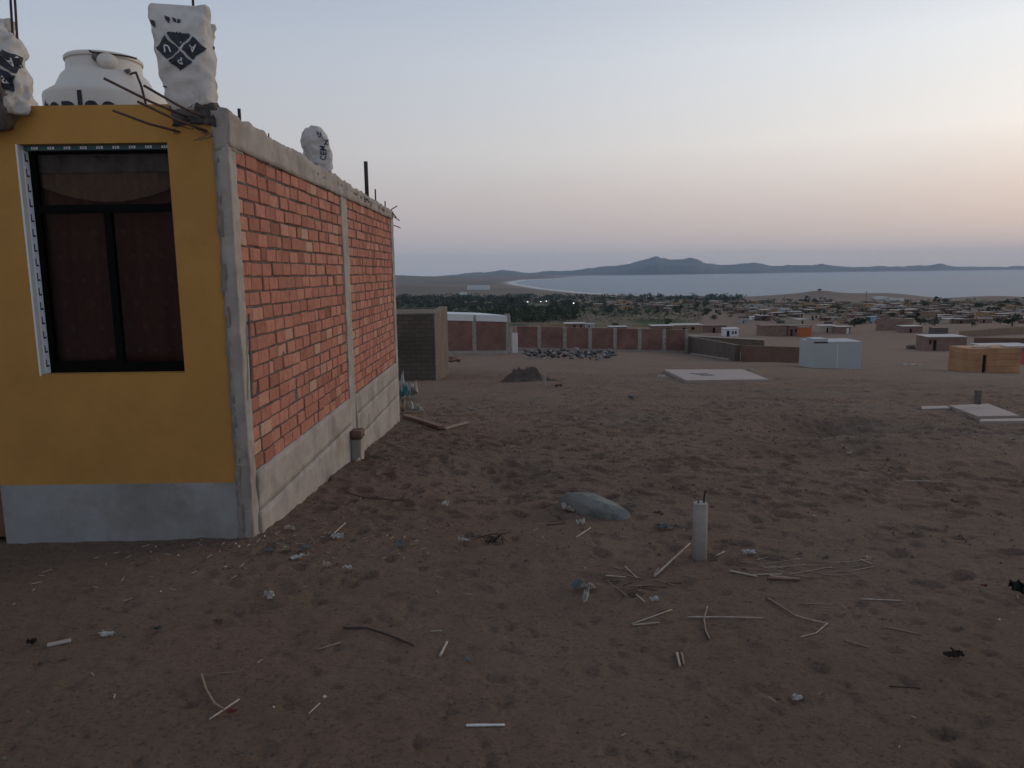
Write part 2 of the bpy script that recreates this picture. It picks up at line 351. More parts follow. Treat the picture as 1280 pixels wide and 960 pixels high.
# glass
m_glass = bpy.data.materials.new('window_glass'); m_glass.use_nodes = True; t = m_glass.node_tree; t.nodes.clear()
g1 = N(t, 'ShaderNodeBsdfTransparent'); g1.inputs['Color'].default_value = (.75, .75, .75, 1); g2 = N(t, 'ShaderNodeBsdfGlossy'); g2.inputs['Roughness'].default_value = .05; g2.inputs['Color'].default_value = (.8, .8, .8, 1)
fr = N(t, 'ShaderNodeFresnel', i_IOR=1.16); ms = N(t, 'ShaderNodeMixShader'); L(t, fr, 0, ms, 0); L(t, g1, 0, ms, 1); L(t, g2, 0, ms, 2); o_ = N(t, 'ShaderNodeOutputMaterial'); L(t, ms, 0, o_, 0)
# ground
m_ground = bpy.data.materials.new('sandy_ground'); m_ground.use_nodes = True; t = m_ground.node_tree; b = t.nodes['Principled BSDF']; b.inputs['Roughness'].default_value = 1; b.inputs['Specular IOR Level'].default_value = .1
tcn = N(t, 'ShaderNodeTexCoord')
def nz(sc_, det=6.0, ro=.65):
    n = N(t, 'ShaderNodeTexNoise', i_Scale=sc_, i_Detail=det, i_Roughness=ro); L(t, tcn, 'Object', n, 'Vector'); return n
ra = ramp(t, [(.3, (.190, .137, .103)), (.5, (.215, .158, .120)), (.72, (.245, .183, .142))]); L(t, nz(.55, 7), 'Fac', ra, 'Fac')
rb = ramp(t, [(.32, (.40, .39, .39)), (.41, (.95, .95, .95)), (.6, (1, 1, 1)), (.76, (1.38, 1.36, 1.33))]); L(t, nz(13, 8, .75), 'Fac', rb, 'Fac')
mm = N(t, 'ShaderNodeMix', data_type='RGBA', blend_type='MULTIPLY'); mm.inputs['Factor'].default_value = 1; L(t, ra, 'Color', mm, 'A'); L(t, rb, 'Color', mm, 'B')
rg = ramp(t, [(.4, (1.08, .97, .92)), (.65, (.97, 1.0, 1.0))]); L(t, nz(.22, 3), 'Fac', rg, 'Fac')
rf = ramp(t, [(.36, (.55, .54, .53)), (.46, (1, 1, 1)), (.64, (1, 1, 1)), (.74, (1.3, 1.28, 1.25))]); L(t, nz(46, 4, .7), 'Fac', rf, 'Fac')
mf = N(t, 'ShaderNodeMix', data_type='RGBA', blend_type='MULTIPLY'); mf.inputs['Factor'].default_value = .8; t.links.new(mm.outputs['Result'], mf.inputs['A']); L(t, rf, 'Color', mf, 'B'); mm = mf
mg = N(t, 'ShaderNodeMix', data_type='RGBA', blend_type='MULTIPLY'); mg.inputs['Factor'].default_value = 1; t.links.new(mm.outputs['Result'], mg.inputs['A']); L(t, rg, 'Color', mg, 'B')
cur = mg.outputs['Result']
for an, cc in (('dust', (.205, .152, .118)), ('veg', (.030, .045, .018)), ('pale', (.62, .60, .57))):
    a_ = N(t, 'ShaderNodeAttribute', attribute_name=an); mi = N(t, 'ShaderNodeMix', data_type='RGBA'); L(t, a_, 'Fac', mi, 'Factor'); t.links.new(cur, mi.inputs['A'])
    if an == 'veg':
        rv = ramp(t, [(.35, (.02, .03, .013)), (.55, (.045, .065, .025)), (.7, (.07, .085, .035))]); L(t, nz(.035, 6, .7), 'Fac', rv, 'Fac'); L(t, rv, 'Color', mi, 'B')
    else: mi.inputs['B'].default_value = (*cc, 1)
    cur = mi.outputs['Result']
t.links.new(cur, b.inputs['Base Color'])
b0 = N(t, 'ShaderNodeBump', i_Strength=.8, i_Distance=.07); L(t, nz(9.5, 3, .6), 'Fac', b0, 'Height')
b1 = N(t, 'ShaderNodeBump', i_Strength=1.0, i_Distance=.045); L(t, nz(28, 8, .75), 'Fac', b1, 'Height'); L(t, b0, 'Normal', b1, 'Normal')
b2 = N(t, 'ShaderNodeBump', i_Strength=.4, i_Distance=.2); L(t, nz(3.4, 6, .7), 'Fac', b2, 'Height'); L(t, b1, 'Normal', b2, 'Normal'); L(t, b2, 'Normal', b, 'Normal')
m_hill = mat('far_hill_rock', (.07, .066, .066), 1, .35, .002, 0)
m_sea = bpy.data.materials.new('sea_water'); m_sea.use_nodes = True; t = m_sea.node_tree; b = t.nodes['Principled BSDF']; b.inputs['Base Color'].default_value = (.11, .16, .21, 1); b.inputs['Roughness'].default_value = .38; b.inputs['IOR'].default_value = 1.30
tcn = N(t, 'ShaderNodeTexCoord'); mpp = N(t, 'ShaderNodeMapping'); mpp.inputs['Scale'].default_value = (.004, .02, 1); L(t, tcn, 'Object', mpp, 0); n = N(t, 'ShaderNodeTexNoise', i_Scale=1.0, i_Detail=8.0, i_Roughness=.7); L(t, mpp, 0, n, 0)
bp = N(t, 'ShaderNodeBump', i_Strength=.6, i_Distance=8.0); L(t, n, 'Fac', bp, 'Height'); L(t, bp, 'Normal', b, 'Normal')

# ------------------------------------------------------------------ setting: ground, sea, hills, haze
rr = np.concatenate([np.geomspace(4.2, 34, 640, endpoint=False), np.geomspace(34, 9000, 440)])
aa = np.radians(np.concatenate([np.linspace(-78, -44, 90, endpoint=False), np.linspace(-44, 44, 680, endpoint=False), np.linspace(44, 78, 90)])); CX, CY = 0.0, -4.0
RR, AA = np.meshgrid(rr, aa, indexing='ij'); GXX = CX+RR*np.sin(AA); GYY = CY+RR*np.cos(AA)
GZ = T(GXX, GYY)
nr, na = GXX.shape
co_ = np.stack([GXX, GYY, GZ], -1).reshape(-1, 3).astype(np.float32)
ii = (np.arange(nr-1)[:, None]*na+np.arange(na-1)[None]).reshape(-1)
fa = np.stack([ii, ii+1, ii+na+1, ii+na], -1)[:, ::-1].astype(np.int32)
me = bpy.data.meshes.new('ground'); me.vertices.add(len(co_)); me.vertices.foreach_set('co', co_.ravel())
me.loops.add(fa.size); me.loops.foreach_set('vertex_index', fa.ravel()); me.polygons.add(len(fa)); me.polygons.foreach_set('loop_start', np.arange(0, fa.size, 4, dtype=np.int32))
me.update(calc_edges=True); me.polygons.foreach_set('use_smooth', np.ones(len(fa), bool)); me.materials.append(m_ground)
D = np.hypot(GXX, GYY); SDV = shore_sd(GXX, GYY)
PXX = 640+FPX*GXX/np.maximum(GYY, 1)
fld = np.clip((D-222-.45*np.clip(GXX, 0, 500))/40, 0, 1)*np.clip((1350-D)/200, 0, 1)*np.clip((.25*D-GXX)/(.03*D+5), 0, 1)
veg = np.clip(fld*(fbm(GXX*.006, GYY*.006, 4)*2.2+1.05), 0, 1)*np.clip((fbm(GXX*.03+5, GYY*.01, 3)*2+1.0), 0.45, 1)
veg2 = np.clip((fbm(GXX*.012+40, GYY*.005, 4)+.16)*3, .30, .8)*np.clip((D-350)/200, 0, 1)*np.clip((1280-D)/200, 0, 1)
veg = np.clip(np.maximum(np.maximum(veg, veg2), .4*np.clip((D-1500)/400, 0, 1)*np.clip((SDV-60)/80, 0, 1)*np.clip(.7+fbm(GXX*.002, GYY*.002, 3), 0, 1)*(GXX < 300)), 0, 1)
pale = np.where(D > 900, np.exp(-((SDV-28)/30)**2)*np.clip((1500-GXX)/600, .15, 1), 0)
dust = np.clip((D-15)/80, 0, .6)*np.clip(.6+fbm(GXX*.03, GYY*.03, 3), 0, 1)
for nm, ar in (('veg', veg), ('pale', np.clip(pale, 0, 1)), ('dust', dust)):
    a = me.attributes.new(nm, 'FLOAT', 'POINT'); a.data.foreach_set('value', ar.reshape(-1).astype(np.float32))
go = bpy.data.objects.new('ground', me); COL.objects.link(go); tag(go, 'brown sandy sloping ground trodden with footprints', 'ground', kind='structure')
sb = MB(); sb.add([(-4000, 900, SEA), (15500, 900, SEA), (15500, 15500, SEA), (-4000, 15500, SEA)], [(0, 1, 2, 3)])
tag(sb.build('sea', m_sea), 'calm grey blue bay below the far hills', 'sea', kind='structure')
RID = [(300, 349), (430, 349), (490, 347), (540, 345), (575, 343), (610, 339), (636, 338), (665, 341), (680, 339.5), (700, 338.5), (722, 337), (742, 334.8), (770, 332.2), (797, 327.5), (811, 323), (820, 320), (828, 321.5), (838, 324), (848, 322.8), (862, 322.2), (872, 325), (880, 328), (893, 329.5), (910, 331), (925, 330), (942, 329), (960, 331.5), (985, 331), (1000, 332), (1020, 330.5), (1040, 332), (1065, 333), (1090, 332.5), (1105, 332), (1130, 333), (1165, 331.5), (1178, 330.5), (1195, 332.5), (1230, 332.5), (1280, 332.5), (1400, 331), (1600, 330)]
def hill_range(name, label, rc, wid, x0, x1, drop, seed, scl=1.0):
    pxs = np.linspace(x0, x1, 640); rs = np.linspace(rc-wid, rc+wid, 46)
    rp = np.array(RID); tops = np.interp(pxs, rp[:, 0], rp[:, 1])+drop+1.9*fbm(pxs*.07+seed, pxs*0+seed, 4, .6)
    V = []
    ed = np.clip(np.minimum(pxs-x0, x1-pxs)/60, 0, 1)
    for i, px in enumerate(pxs):
        d = ray(px, tops[i]); d = d/d[1]; zt = EYE+d[2]*rc; d0 = ray(px, 345); d0 = d0/d0[1]
        for r in rs:
            u = (r-rc)/wid; x = d0[0]*r; y = r
            n = float(fbm(np.array(x*.0011+seed), np.array(y*.0011), 4)); e = max(0, 1-abs(u+.25*n*(1-abs(u))))
            z = SEA-12+(zt-SEA+12)*(e**1.25)*ed[i]*(1+(0.9*n*(1-e)))
            V.append((x, y, z))
    m = len(rs); fs = [(i*m+j, (i+1)*m+j, (i+1)*m+j+1, i*m+j+1) for i in range(len(pxs)-1) for j in range(m-1)]
    mb = MB(); mb.add(V, fs); return tag(mb.build(name, m_hill, smooth=True), label, 'hills', kind='structure')
hill_range('hills', 'long hazy ridge with a low peak beyond the bay', 11800, 1500, 300, 1600, 0, 3)
hill_range('hills', 'lower foothills in front of the hazy peak', 10200, 500, 690, 1010, 8.5, 9)
hz = MB(); hz.box(-6000, 16500, -200, 15500-0, -80, 330)
hm = bpy.data.materials.new('evening_haze'); hm.use_nodes = True; t = hm.node_tree; t.nodes.clear(); pv = N(t, 'ShaderNodeVolumePrincipled'); pv.inputs['Density'].default_value = 5e-5; pv.inputs['Color'].default_value = (.58, .78, 1.0, 1); pv.inputs['Anisotropy'].default_value = .1
o_ = N(t, 'ShaderNodeOutputMaterial'); L(t, pv, 0, o_, 'Volume')
ho = hz.build('haze', hm); tag(ho, 'thin evening haze over the bay', 'haze', kind='stuff'); ho.data.polygons.foreach_set('use_smooth', [False]*6)
# hills/sea/ground stay inside the box

# ------------------------------------------------------------------ the near house
XW, YF, YR = -1.92, 5.30, 12.55
house = empty('brick_house', (-3.9, YF, -.36))
tag(house, 'unfinished house with ochre front and bare orange brick side wall', 'house')
def hp(mb, name, m, **kw):
    o = mb.build(name, m, **kw); o.parent = house; o.matrix_parent_inverse = Matrix.Translation((3.9, -YF, .36)); return o
ZG, ZT = .065, 2.70; WX0, WX1, WZ0, WZ1 = -3.345, -2.322, .868, 2.452; XE = -2.005; XD = -3.725; WT = .16
f = MB()
f.box(XD, WX0, YF, YF+WT, ZG, ZT); f.box(WX1, XE, YF, YF+WT, ZG, ZT); f.box(WX0, WX1, YF, YF+WT, ZG, WZ0); f.box(WX0, WX1, YF, YF+WT, WZ1, ZT)
f.box(-7.2, XD-.92, YF, YF+WT, ZG, ZT); f.box(XD-.92, XD, YF, YF+WT, 1.75, ZT)
hp(f, 'painted_facade', m_yellow)
f = MB(); f.box(XD, XE, YF-.003, YF+WT, -.8, ZG); f.box(-7.2, XD-.92, YF-.003, YF+WT, -.8, ZG)
hp(f, 'grey_dado', m_grey)
d = MB(); d.box(XD-.90, XD-.02, YF+.05, YF+.09, -.34, 1.74); dr = hp(d, 'door', m_door)
d = MB(); d.tube([(XD-.12, YF+.03, .72), (XD-.12, YF+.01, .72), (XD-.2, YF+.01, .72)], .012); k = d.build('handle', m_steel); k.parent = dr
# window
w = MB(); fy = YF+.105; fw = .045
w.box(WX0+.004, WX0+fw, fy, fy+.04, WZ0, WZ1); w.box(WX1-fw, WX1-.002, fy, fy+.04, WZ0, WZ1); w.box(WX0+fw, WX1-fw, fy, fy+.04, WZ0, WZ0+.05); w.box(WX0+fw, WX1-fw, fy, fy+.04, WZ1-.05, WZ1-.002)
w.box(WX0+fw, WX1-fw, fy-.004, fy+.04, 2.0, 2.055); xm = WX0+.50*(WX1-WX0)
w.box(xm-.02, xm+.03, fy-.002, fy+.04, WZ0+.05, 2.0)
w.box(WX0+fw, xm-.02, fy+.005, fy+.03, WZ0+.05, WZ0+.085); w.box(xm+.03, WX1-fw, fy+.005, fy+.03, WZ0+.05, WZ0+.075)
win = hp(w, 'window', m_black)
def sub(mb, name, m, par, **kw): o = mb.build(name, m, **kw); o.parent = par; o.matrix_parent_inverse = Matrix.Translation((3.9, -YF, .36)) @ Matrix.Identity(4) if False else Matrix.Identity(4); return o
g = MB(); g.box(WX0+fw, WX1-fw, fy+.018, fy+.022, 2.055, WZ1-.05); g.box(WX0+fw, xm-.02, fy+.016, fy+.020, WZ0+.085, 2.0); g.box(xm+.03, WX1-fw, fy+.016, fy+.020, WZ0+.075, 2.0); sub(g, 'pane', m_glass, win)
# white reveal with taped edge on the left jamb, taped head
g = MB(); g.box(WX0-.010, WX0+.004, YF-.002, fy, WZ0-.006, WZ1); sub(g, 'reveal', m_white, win)
g = MB(); g.box(WX0+.004, WX1, YF-.001, fy-.006, WZ0-.006, WZ0+.003); sub(g, 'sill', m_yellow, win)
g = MB(); g.box(WX0+.004, WX0+.008, YF+.048, fy, WZ0+.004, WZ1-.03)
g.box(WX0+.008, WX1, YF+.06, fy, WZ1-.034, WZ1-.002, m=1)
for i in range(15):
    z = WZ0+.05+i*.102
    g.box(WX0+.008, WX0+.010, YF+.060, YF+.070, z, z+.055, m=2); g.box(WX0+.008, WX0+.010, YF+.070, YF+.092, z, z+.012, m=2)
for i in range(9):
    x = WX0+.06+i*.112
    g.box(x, x+.045, YF+.0585, YF+.06, WZ1-.027, WZ1-.010, m=0); g.box(x+.010, x+.016, YF+.0575, YF+.0585, WZ1-.025, WZ1-.012, m=1); g.box(x+.026, x+.032, YF+.0575, YF+.0585, WZ1-.025, WZ1-.012, m=1)
sub(g, 'protective_tape', [m_tape, m_teal, m_blue], win)
# curtains inside
def curtain(x0, x1, zt, zb, y, amp, waves, mt, name, sw=0):
    mb = MB(); nx, nzz = 90, 14; vs = []
    for i in range(nx+1):
        u = i/nx
        for j in range(nzz+1):
            v = j/nzz; low = zb-sw*math.sin(math.pi*u)**.8
            vs.append((x0+(x1-x0)*u, y+amp*math.sin(u*waves+1.3*math.sin(u*7))*(1-.2*v)+.006*math.sin(9*v+u*30), zt+(low-zt)*v))
    fs = [(i*(nzz+1)+j, (i+1)*(nzz+1)+j, (i+1)*(nzz+1)+j+1, i*(nzz+1)+j+1) for i in range(nx) for j in range(nzz)]
    mb.add(vs, fs)
    return mb, vs
c, _ = curtain(WX0-.02, WX1+.02, 2.44, 2.22, fy+.075, .012, 60, m_cloth1, 'valance', .14)
vo = c.build('valance', m_cloth1, smooth=True, loc=(WX0, fy+.075, 2.44)); tag(vo, 'pale brown swagged valance across the top of the front window', 'curtain')
c, vs_ = curtain(WX0-.02, WX1+.02, 2.43, .84, fy+.12, .018, 48, m_cloth2, 'curtain')
for i in range(9):
    for j in range(7):
        cx = WX0+.1+i*.105+(.05 if j % 2 else 0); cz = 1.02+j*.17; rr_ = random.uniform(.014, .026)
        if cx > WX1-.06: continue
        n_ = 9; c.add([(cx+rr_*math.cos(a*2*math.pi/n_)*random.uniform(.7, 1.1), fy+.094, cz+rr_*math.sin(a*2*math.pi/n_)*random.uniform(.8, 1.1)) for a in range(n_)], [tuple(range(n_))], 1)
cu = c.build('curtain', [m_cloth2, m_clothd], smooth=True, loc=(WX0, fy+.12, 2.43)); tag(cu, 'dark maroon flower patterned curtain behind the front window panes', 'curtain')
# side wall: bricks one by one inside one mesh
BZ0, BZ1 = .10, 2.425; rows = 21; rh = (BZ1-BZ0)/rows
def bricks(y0, y1, zbase):
    mb = MB(); tones = []
    for r_ in range(rows):
        z0 = BZ0+r_*rh
        yy = y0+.012-(random.uniform(.02, .2) if r_ % 2 else random.uniform(0, .1))
        while yy < y1-.02:
            ln = .232+random.uniform(-.012, .012)
            if random.random() < .13: ln = .12+random.uniform(-.01, .02)
            a, b_ = max(yy, y0+.006), min(yy+ln, y1-.004); yy += ln+random.uniform(.012, .022)
            if b_-a < .03: continue
            jz = random.uniform(-.004, .004); h0 = z0+.007+jz; h1 = z0+rh-.008+jz+random.uniform(-.003, .003); px_ = XW+random.uniform(-.006, .006); ti = random.uniform(-.004, .004)
            bv = .006
            vs = [(XW-.05, a, h0), (XW-.05, b_, h0), (XW-.05, b_, h1), (XW-.05, a, h1), (px_-bv, a, h0), (px_-bv+ti, b_, h0+random.uniform(-.003, .003)), (px_-bv+ti, b_, h1), (px_-bv, a, h1+random.uniform(-.003, .003)),
                  (px_, a+bv, h0+bv), (px_+ti, b_-bv, h0+bv), (px_+ti, b_-bv, h1-bv), (px_, a+bv, h1-bv)]
            fs = [(0, 1, 5, 4), (1, 2, 6, 5), (2, 3, 7, 6), (3, 0, 4, 7), (4, 5, 9, 8), (5, 6, 10, 9), (6, 7, 11, 10), (7, 4, 8, 11), (8, 9, 10, 11)]
            mb.add(vs, fs); tn = min(1, max(0, random.gauss(.52, .21)+.12*mn.noise(Vector((a*.6, h0*.6, 3))))); tones += [tn]*9
    o = hp(mb, 'brick_panel', m_brick)
    at_ = o.data.attributes.new('tone', 'FLOAT', 'FACE'); at_.data.foreach_set('value', tones)
    return o
MC0, MC1 = 8.72, 9.02
bricks(YF+.135, MC0, 0); bricks(MC1, YR-.24, 0)
w = rough_box(XW-.20, XW-.011, YF+.06, YR-.05, BZ0-.02, BZ1+.02, .045, .006, 9, 2); hp(w, 'mortar_core', m_mortar, smooth=True, weld=.001)
# columns, plinth, ring beam
w = rough_box(XE+.012, XW+.012, YF-.012, YF+.13, -.75, BZ1+.01, .035, .009, 7, 5); hp(w, 'corner_column', m_conc, smooth=True, weld=.001)
w = rough_box(XW-.20, XW+.014, MC0, MC1, -1.05, BZ1+.01, .04, .010, 6, 8); hp(w, 'middle_column', m_conc, smooth=True, weld=.001)
w = rough_box(XW-.22, XW+.012, YR-.24, YR, -1.2, BZ1+.01, .045, .010, 6, 13); hp(w, 'rear_column', m_conc, smooth=True, weld=.001)
for k, (a, b_) in enumerate(((YF+.13, MC0), (MC1, YR-.24))):
    if k == 0:
        w = rough_box(XW-.2, XW+.020, a, b_, -.20, BZ0, .05, .007, 5, 21); hp(w, 'plinth', m_conc, smooth=True, weld=.001)
        w = rough_box(XW-.2, XW+.030, a, b_, -1.0, -.206, .05, .010, 5, 23); hp(w, 'footing', m_conc, smooth=True, weld=.001)
    else:
        w = rough_box(XW-.2, XW+.022, a, b_, -.14, BZ0-.01, .05, .007, 5, 31); hp(w, 'plinth', m_conc, smooth=True, weld=.001)
        w = rough_box(XW-.2, XW+.030, a, b_, -.44, -.147, .05, .009, 5, 33); hp(w, 'plinth', m_conc, smooth=True, weld=.001)
        w = rough_box(XW-.2, XW+.040, a, b_, -1.3, -.447, .05, .012, 5, 37); hp(w, 'footing', m_conc, smooth=True, weld=.001)
w = rough_box(XW-.22, XW+.016, YF+.015, YR, BZ1, 2.665, .04, .013, 7, 41)
w.v = [(x, y, z-(.11*(y-YF)/(YR-YF)+.03*mn.noise(Vector((y*3.1, x*3, 2)))+.02*mn.noise(Vector((y*9, 0, 0))) if z > 2.55 else 0)) for x, y, z in w.v]
hp(w, 'ring_beam', m_conc, smooth=True, weld=.001)
# roof, rear and far side walls
w = MB(); w.box(-7.2, XW-.24, YF+WT+.002, YR-.05, 2.28, 2.40); hp(w, 'roof', m_concd)
w = MB(); w.box(-7.2, XW-.24, YR-.05, YR+.10, -1.2, 2.6); w.box(-7.35, -7.202, YF, YR+.1, -1.2, 2.6); hp(w, 'rear_wall', m_bfar2)
w = rough_box(XE-.006, XE+.03, YF-.014, YF+.03, -.6, 2.44, .02, .012, 9, 57); hp(w, 'ragged_render_edge', m_edge, smooth=True, weld=.001)
# burnt rough stub at the corner, under the sack
w = rough_box(-2.27, XW-.06, YF-.018, YF+.28, 2.56, 2.70, .025, .03, 11, 51); hp(w, 'rough_corner_stub', m_tar, smooth=True, weld=.001)
w = rough_box(-2.01, XW+.010, YF-.008, YF+.3, 2.40, 2.655, .03, .014, 9, 53); hp(w, 'corner_block', m_conc, smooth=True, weld=.001)
# starter bars splayed out of the corner
for (a, b_, dy) in (((243, 150), (130, 98), -.45), ((262, 150), (180, 107), -.40), ((262, 165), (172, 127), -.42), ((228, 166), (141, 138), -.38)):
    p0 = P(*a, YF+.02); p1 = P(*b_, YF+dy); pm = (p0+p1)/2+Vector((0, 0, -.012))
    w = MB(); w.tube([p0, pm, p1], .0085, 7); hp(w, 'rebar', m_rust, smooth=True)
w = MB()
for k in range(14):
    p = P(random.uniform(215, 268), random.uniform(132, 168), YF-.03); q = [p+Vector((random.uniform(-.09, .09), random.uniform(-.06, .02), random.uniform(-.06, .05)))*s for s in (0, .5, 1)]
    w.tube(q, .003, 5)
hp(w, 'tie_wire', m_tar)
def PXw(px, py, X):
    d_ = ray(px, py); return Vector(EP+d_*(X/d_[0]))
# upright bars and pipe on the beam
for (a, b_, r_, nm, mt) in (((300, 156), (300.5, 137), .012, 'rebar', m_steel), ((336, 172), (336, 167), .006, 'rebar', m_steel), ((470, 262), (470, 237), .011, 'rebar', m_steel), ((482, 272), (482, 252), .010, 'rebar', m_steel), ((459, 250), (458.5, 203), .027, 'vent_pipe', m_steel), ((467, 268), (467, 256), .008, 'rebar', m_steel)):
    p0 = PXw(*a, XW-.06); p1 = PXw(*b_, XW-.06); p1.y = p0.y; w = MB(); w.tube([p0-Vector((0, 0, .05)), p1], r_, 10); hp(w, nm, mt, smooth=True)
for (a, b_) in (((486, 282), (494, 285)), ((484, 268), (490, 258)), ((487, 270), (493, 276)), ((485, 262), (489, 272))):
    p0 = PXw(*a, XW-.03); p1 = PXw(*b_, XW-.03); p1 = Vector((XW+.06, p1.y-.05, p1.z)); w = MB(); w.tube([p0, (p0+p1)/2+Vector((0, 0, .02)), p1], .009, 6); hp(w, 'rebar', m_rust)
# block stub at the middle column foot
w = rough_box(XW+.03, XW+.145, 8.58, 8.76, -1.0, -.36, .03, .012, 8, 61); st = w.build('concrete_stub', m_conc, smooth=True, weld=.001, loc=(XW+.11, 8.67, -.7)); tag(st, 'short concrete stub against the foot of the middle wall column', 'post stub')
w = rough_box(XW+.025, XW+.155, 8.56, 8.78, -.352, -.26, .04, .008, 8, 63); st = w.build('broken_brick', [m_adober], smooth=True, weld=.001, loc=(XW+.11, 8.67, -.31)); tag(st, 'broken reddish brick lying on the concrete stub by the wall', 'brick')
# batten leaning by the corner
p0 = PXw(315, 498, XW+.04); p1 = PXw(311, 392, XW+.025); w = MB(); w.tube([p0, (p0+p1)/2, p1], .010, 6); o = w.build('dark_batten', m_concd, loc=p0); tag(o, 'thin dark batten hanging upright on the brick wall beside the corner column', 'batten')

# ------------------------------------------------------------------ sacks and water tank
def text_polys(txt, bold=False):
    cv = bpy.data.curves.new('t', 'FONT'); cv.body = txt; cv.align_x = 'CENTER'; cv.align_y = 'CENTER'; cv.resolution_u = 4; cv.offset = .02 if bold else 0
    ob = bpy.data.objects.new('t', cv); COL.objects.link(ob)
    dg = bpy.context.evaluated_depsgraph_get(); dg.update(); e = ob.evaluated_get(dg); m = e.to_mesh()
    vs = [v.co.copy() for v in m.vertices]; fs = [tuple(p.vertices) for p in m.polygons]; e.to_mesh_clear()
    bpy.data.objects.remove(ob); bpy.data.curves.remove(cv)
    return vs, fs
class Sack:
    def __init__(s, c, w, d, h, seed, lean=(0, 0), rz=0, topflat=.35, topw=1.0, botw=1.0, wr=.02, round=False, ears=False):
        s.__dict__.update(c=Vector(c), w=w, d=d, h=h, seed=seed, lean=lean, rz=rz, topflat=topflat, topw=topw, botw=botw, wr=wr, round=round, ears=ears)
    def pt(s, a, v, off=0):
        # a: angle (0 = front, facing -Y), v: 0..1 height
        k = .5*s.w*(s.botw+(s.topw-s.botw)*v)*(1+.10*math.sin(math.pi*v))
        if v < .08: k *= .86+.14*v/.08
        if s.round and v > .6: k *= math.sqrt(max(.02, 1-((v-.6)/.42)**2.2))
        if s.ears and v > .8: k *= 1+.10*((v-.8)/.2)
        fl = 1-(1-s.topflat)*max(0, (v-.55)/.45)**1.5
        kd = .5*s.d*fl*(1+.08*math.sin(math.pi*v))
        e = .62
        ca, sa = math.sin(a), math.cos(a)
        x = math.copysign(abs(ca)**e, ca)*k; y = -math.copysign(abs(sa)**e, sa)*kd
        n = mn.noise_vector(Vector((x*6, y*6, v*s.h*5))+Vector((s.seed, 0, 0)))+.75*mn.noise_vector(Vector((x*15, y*15, v*s.h*13))+Vector((0, s.seed, 0)))+.3*mn.noise_vector(Vector((x*40, y*40, v*s.h*34))+Vector((3, s.seed, 0)))
        cz = -abs(mn.noise(Vector((x*7+s.seed, y*7, v*s.h*6))))*1.2-abs(mn.noise(Vector((x*12-v*9, y*12, v*s.h*16+s.seed))))*.55
        x += math.copysign(1, x)*cz*s.wr*abs(ca)**.5; y += -math.copysign(1, sa)*cz*s.wr*abs(sa)**.5
        x *= 1+off/k; y *= 1+off/max(kd, .03)
        p = Vector((x, y, 0))+n*s.wr; z = s.h*v+n.z*s.wr*.6+.03*s.h*abs(x/k)*v
        cs, sn = math.cos(s.rz), math.sin(s.rz)
        return s.c+Vector((p.x*cs-p.y*sn+s.lean[0]*v, p.x*sn+p.y*cs+s.lean[1]*v, z))
    def mesh(s):
        mb = MB(); na, nv = 56, 44
        vs = [s.pt(2*math.pi*i/na, j/nv) for j in range(nv+1) for i in range(na)]
        fs = [(j*na+i, j*na+(i+1) % na, (j+1)*na+(i+1) % na, (j+1)*na+i) for j in range(nv) for i in range(na)]
        fs.append(tuple(nv*na+i for i in range(na))); fs.append(tuple(range(na))[::-1]); mb.add(vs, fs)
        return mb
    def decal(s, mb, polys, m, off=.006):
        # polys in (x sideways m, z up m) on the front face; fine subdivision so that it follows the folds
        k = .5*s.w
        for poly in polys:
            vs = []
            for (x, z) in poly:
                v = min(.99, max(.01, z/s.h)); kk = .5*s.w*(s.botw+(s.topw-s.botw)*v)*(1+.10*math.sin(math.pi*v)); q = max(-.999, min(.999, x/kk)); a = math.asin(math.copysign(abs(q)**(1/.62), q))
                vs.append(s.pt(a, v, off))
            mb.add(vs, [tuple(range(len(vs)))], m)
def gridpoly(c, e1, e2, n=8):
    # parallelogram from corner c along e1, e2 split into n x n quads
    out = []
    for i in range(n):
        for j in range(n):
            q = []
            for (a, b_) in ((i, j), (i+1, j), (i+1, j+1), (i, j+1)): q.append((c[0]+e1[0]*a/n+e2[0]*b_/n, c[1]+e1[1]*a/n+e2[1]*b_/n))
            out.append(q)
    return out
def rhombus(sk, cx, cz, hw, hh, letters, rotz=0):
    db = MB(); gp = .04
    cr_, sr_ = math.cos(rotz), math.sin(rotz)
    def rt(p): return (cx+p[0]*cr_-p[1]*sr_, cz+p[0]*sr_+p[1]*cr_)
    cells = {'top': (0, gp), 'right': (gp, 0), 'bottom': (0, -gp), 'left': (-gp, 0)}
    for nm, (ox, oz) in cells.items():
        # each cell is a small rhombus touching the centre
        ce = {'top': (0, .5), 'right': (.5, 0), 'bottom': (0, -.5), 'left': (-.5, 0)}[nm]
        C = (ce[0]*hw+ox*hw, ce[1]*hh+oz*hh); l_ = .475
        qs = gridpoly((C[0]-hw*l_, C[1]), (hw*l_, hh*l_), (hw*l_, -hh*l_), 7)
        if nm == 'top': qs = [[(p[0], min(p[1], hh*(.66-.10*abs(p[0]/hw)))) for p in q] for q in qs if min(p[1] for p in q) < hh*.60]
        sk.decal(db, [[rt(p) for p in q] for q in qs], 0, .007)
        if nm in letters:
            vs, fs = text_polys(letters[nm], True); s_ = hw*.40
            for f_ in fs: sk.decal(db, [[rt((C[0]-vs[i].x*s_, C[1]-vs[i].y*s_*1.05)) for i in f_]], 1, .0105)
    return db
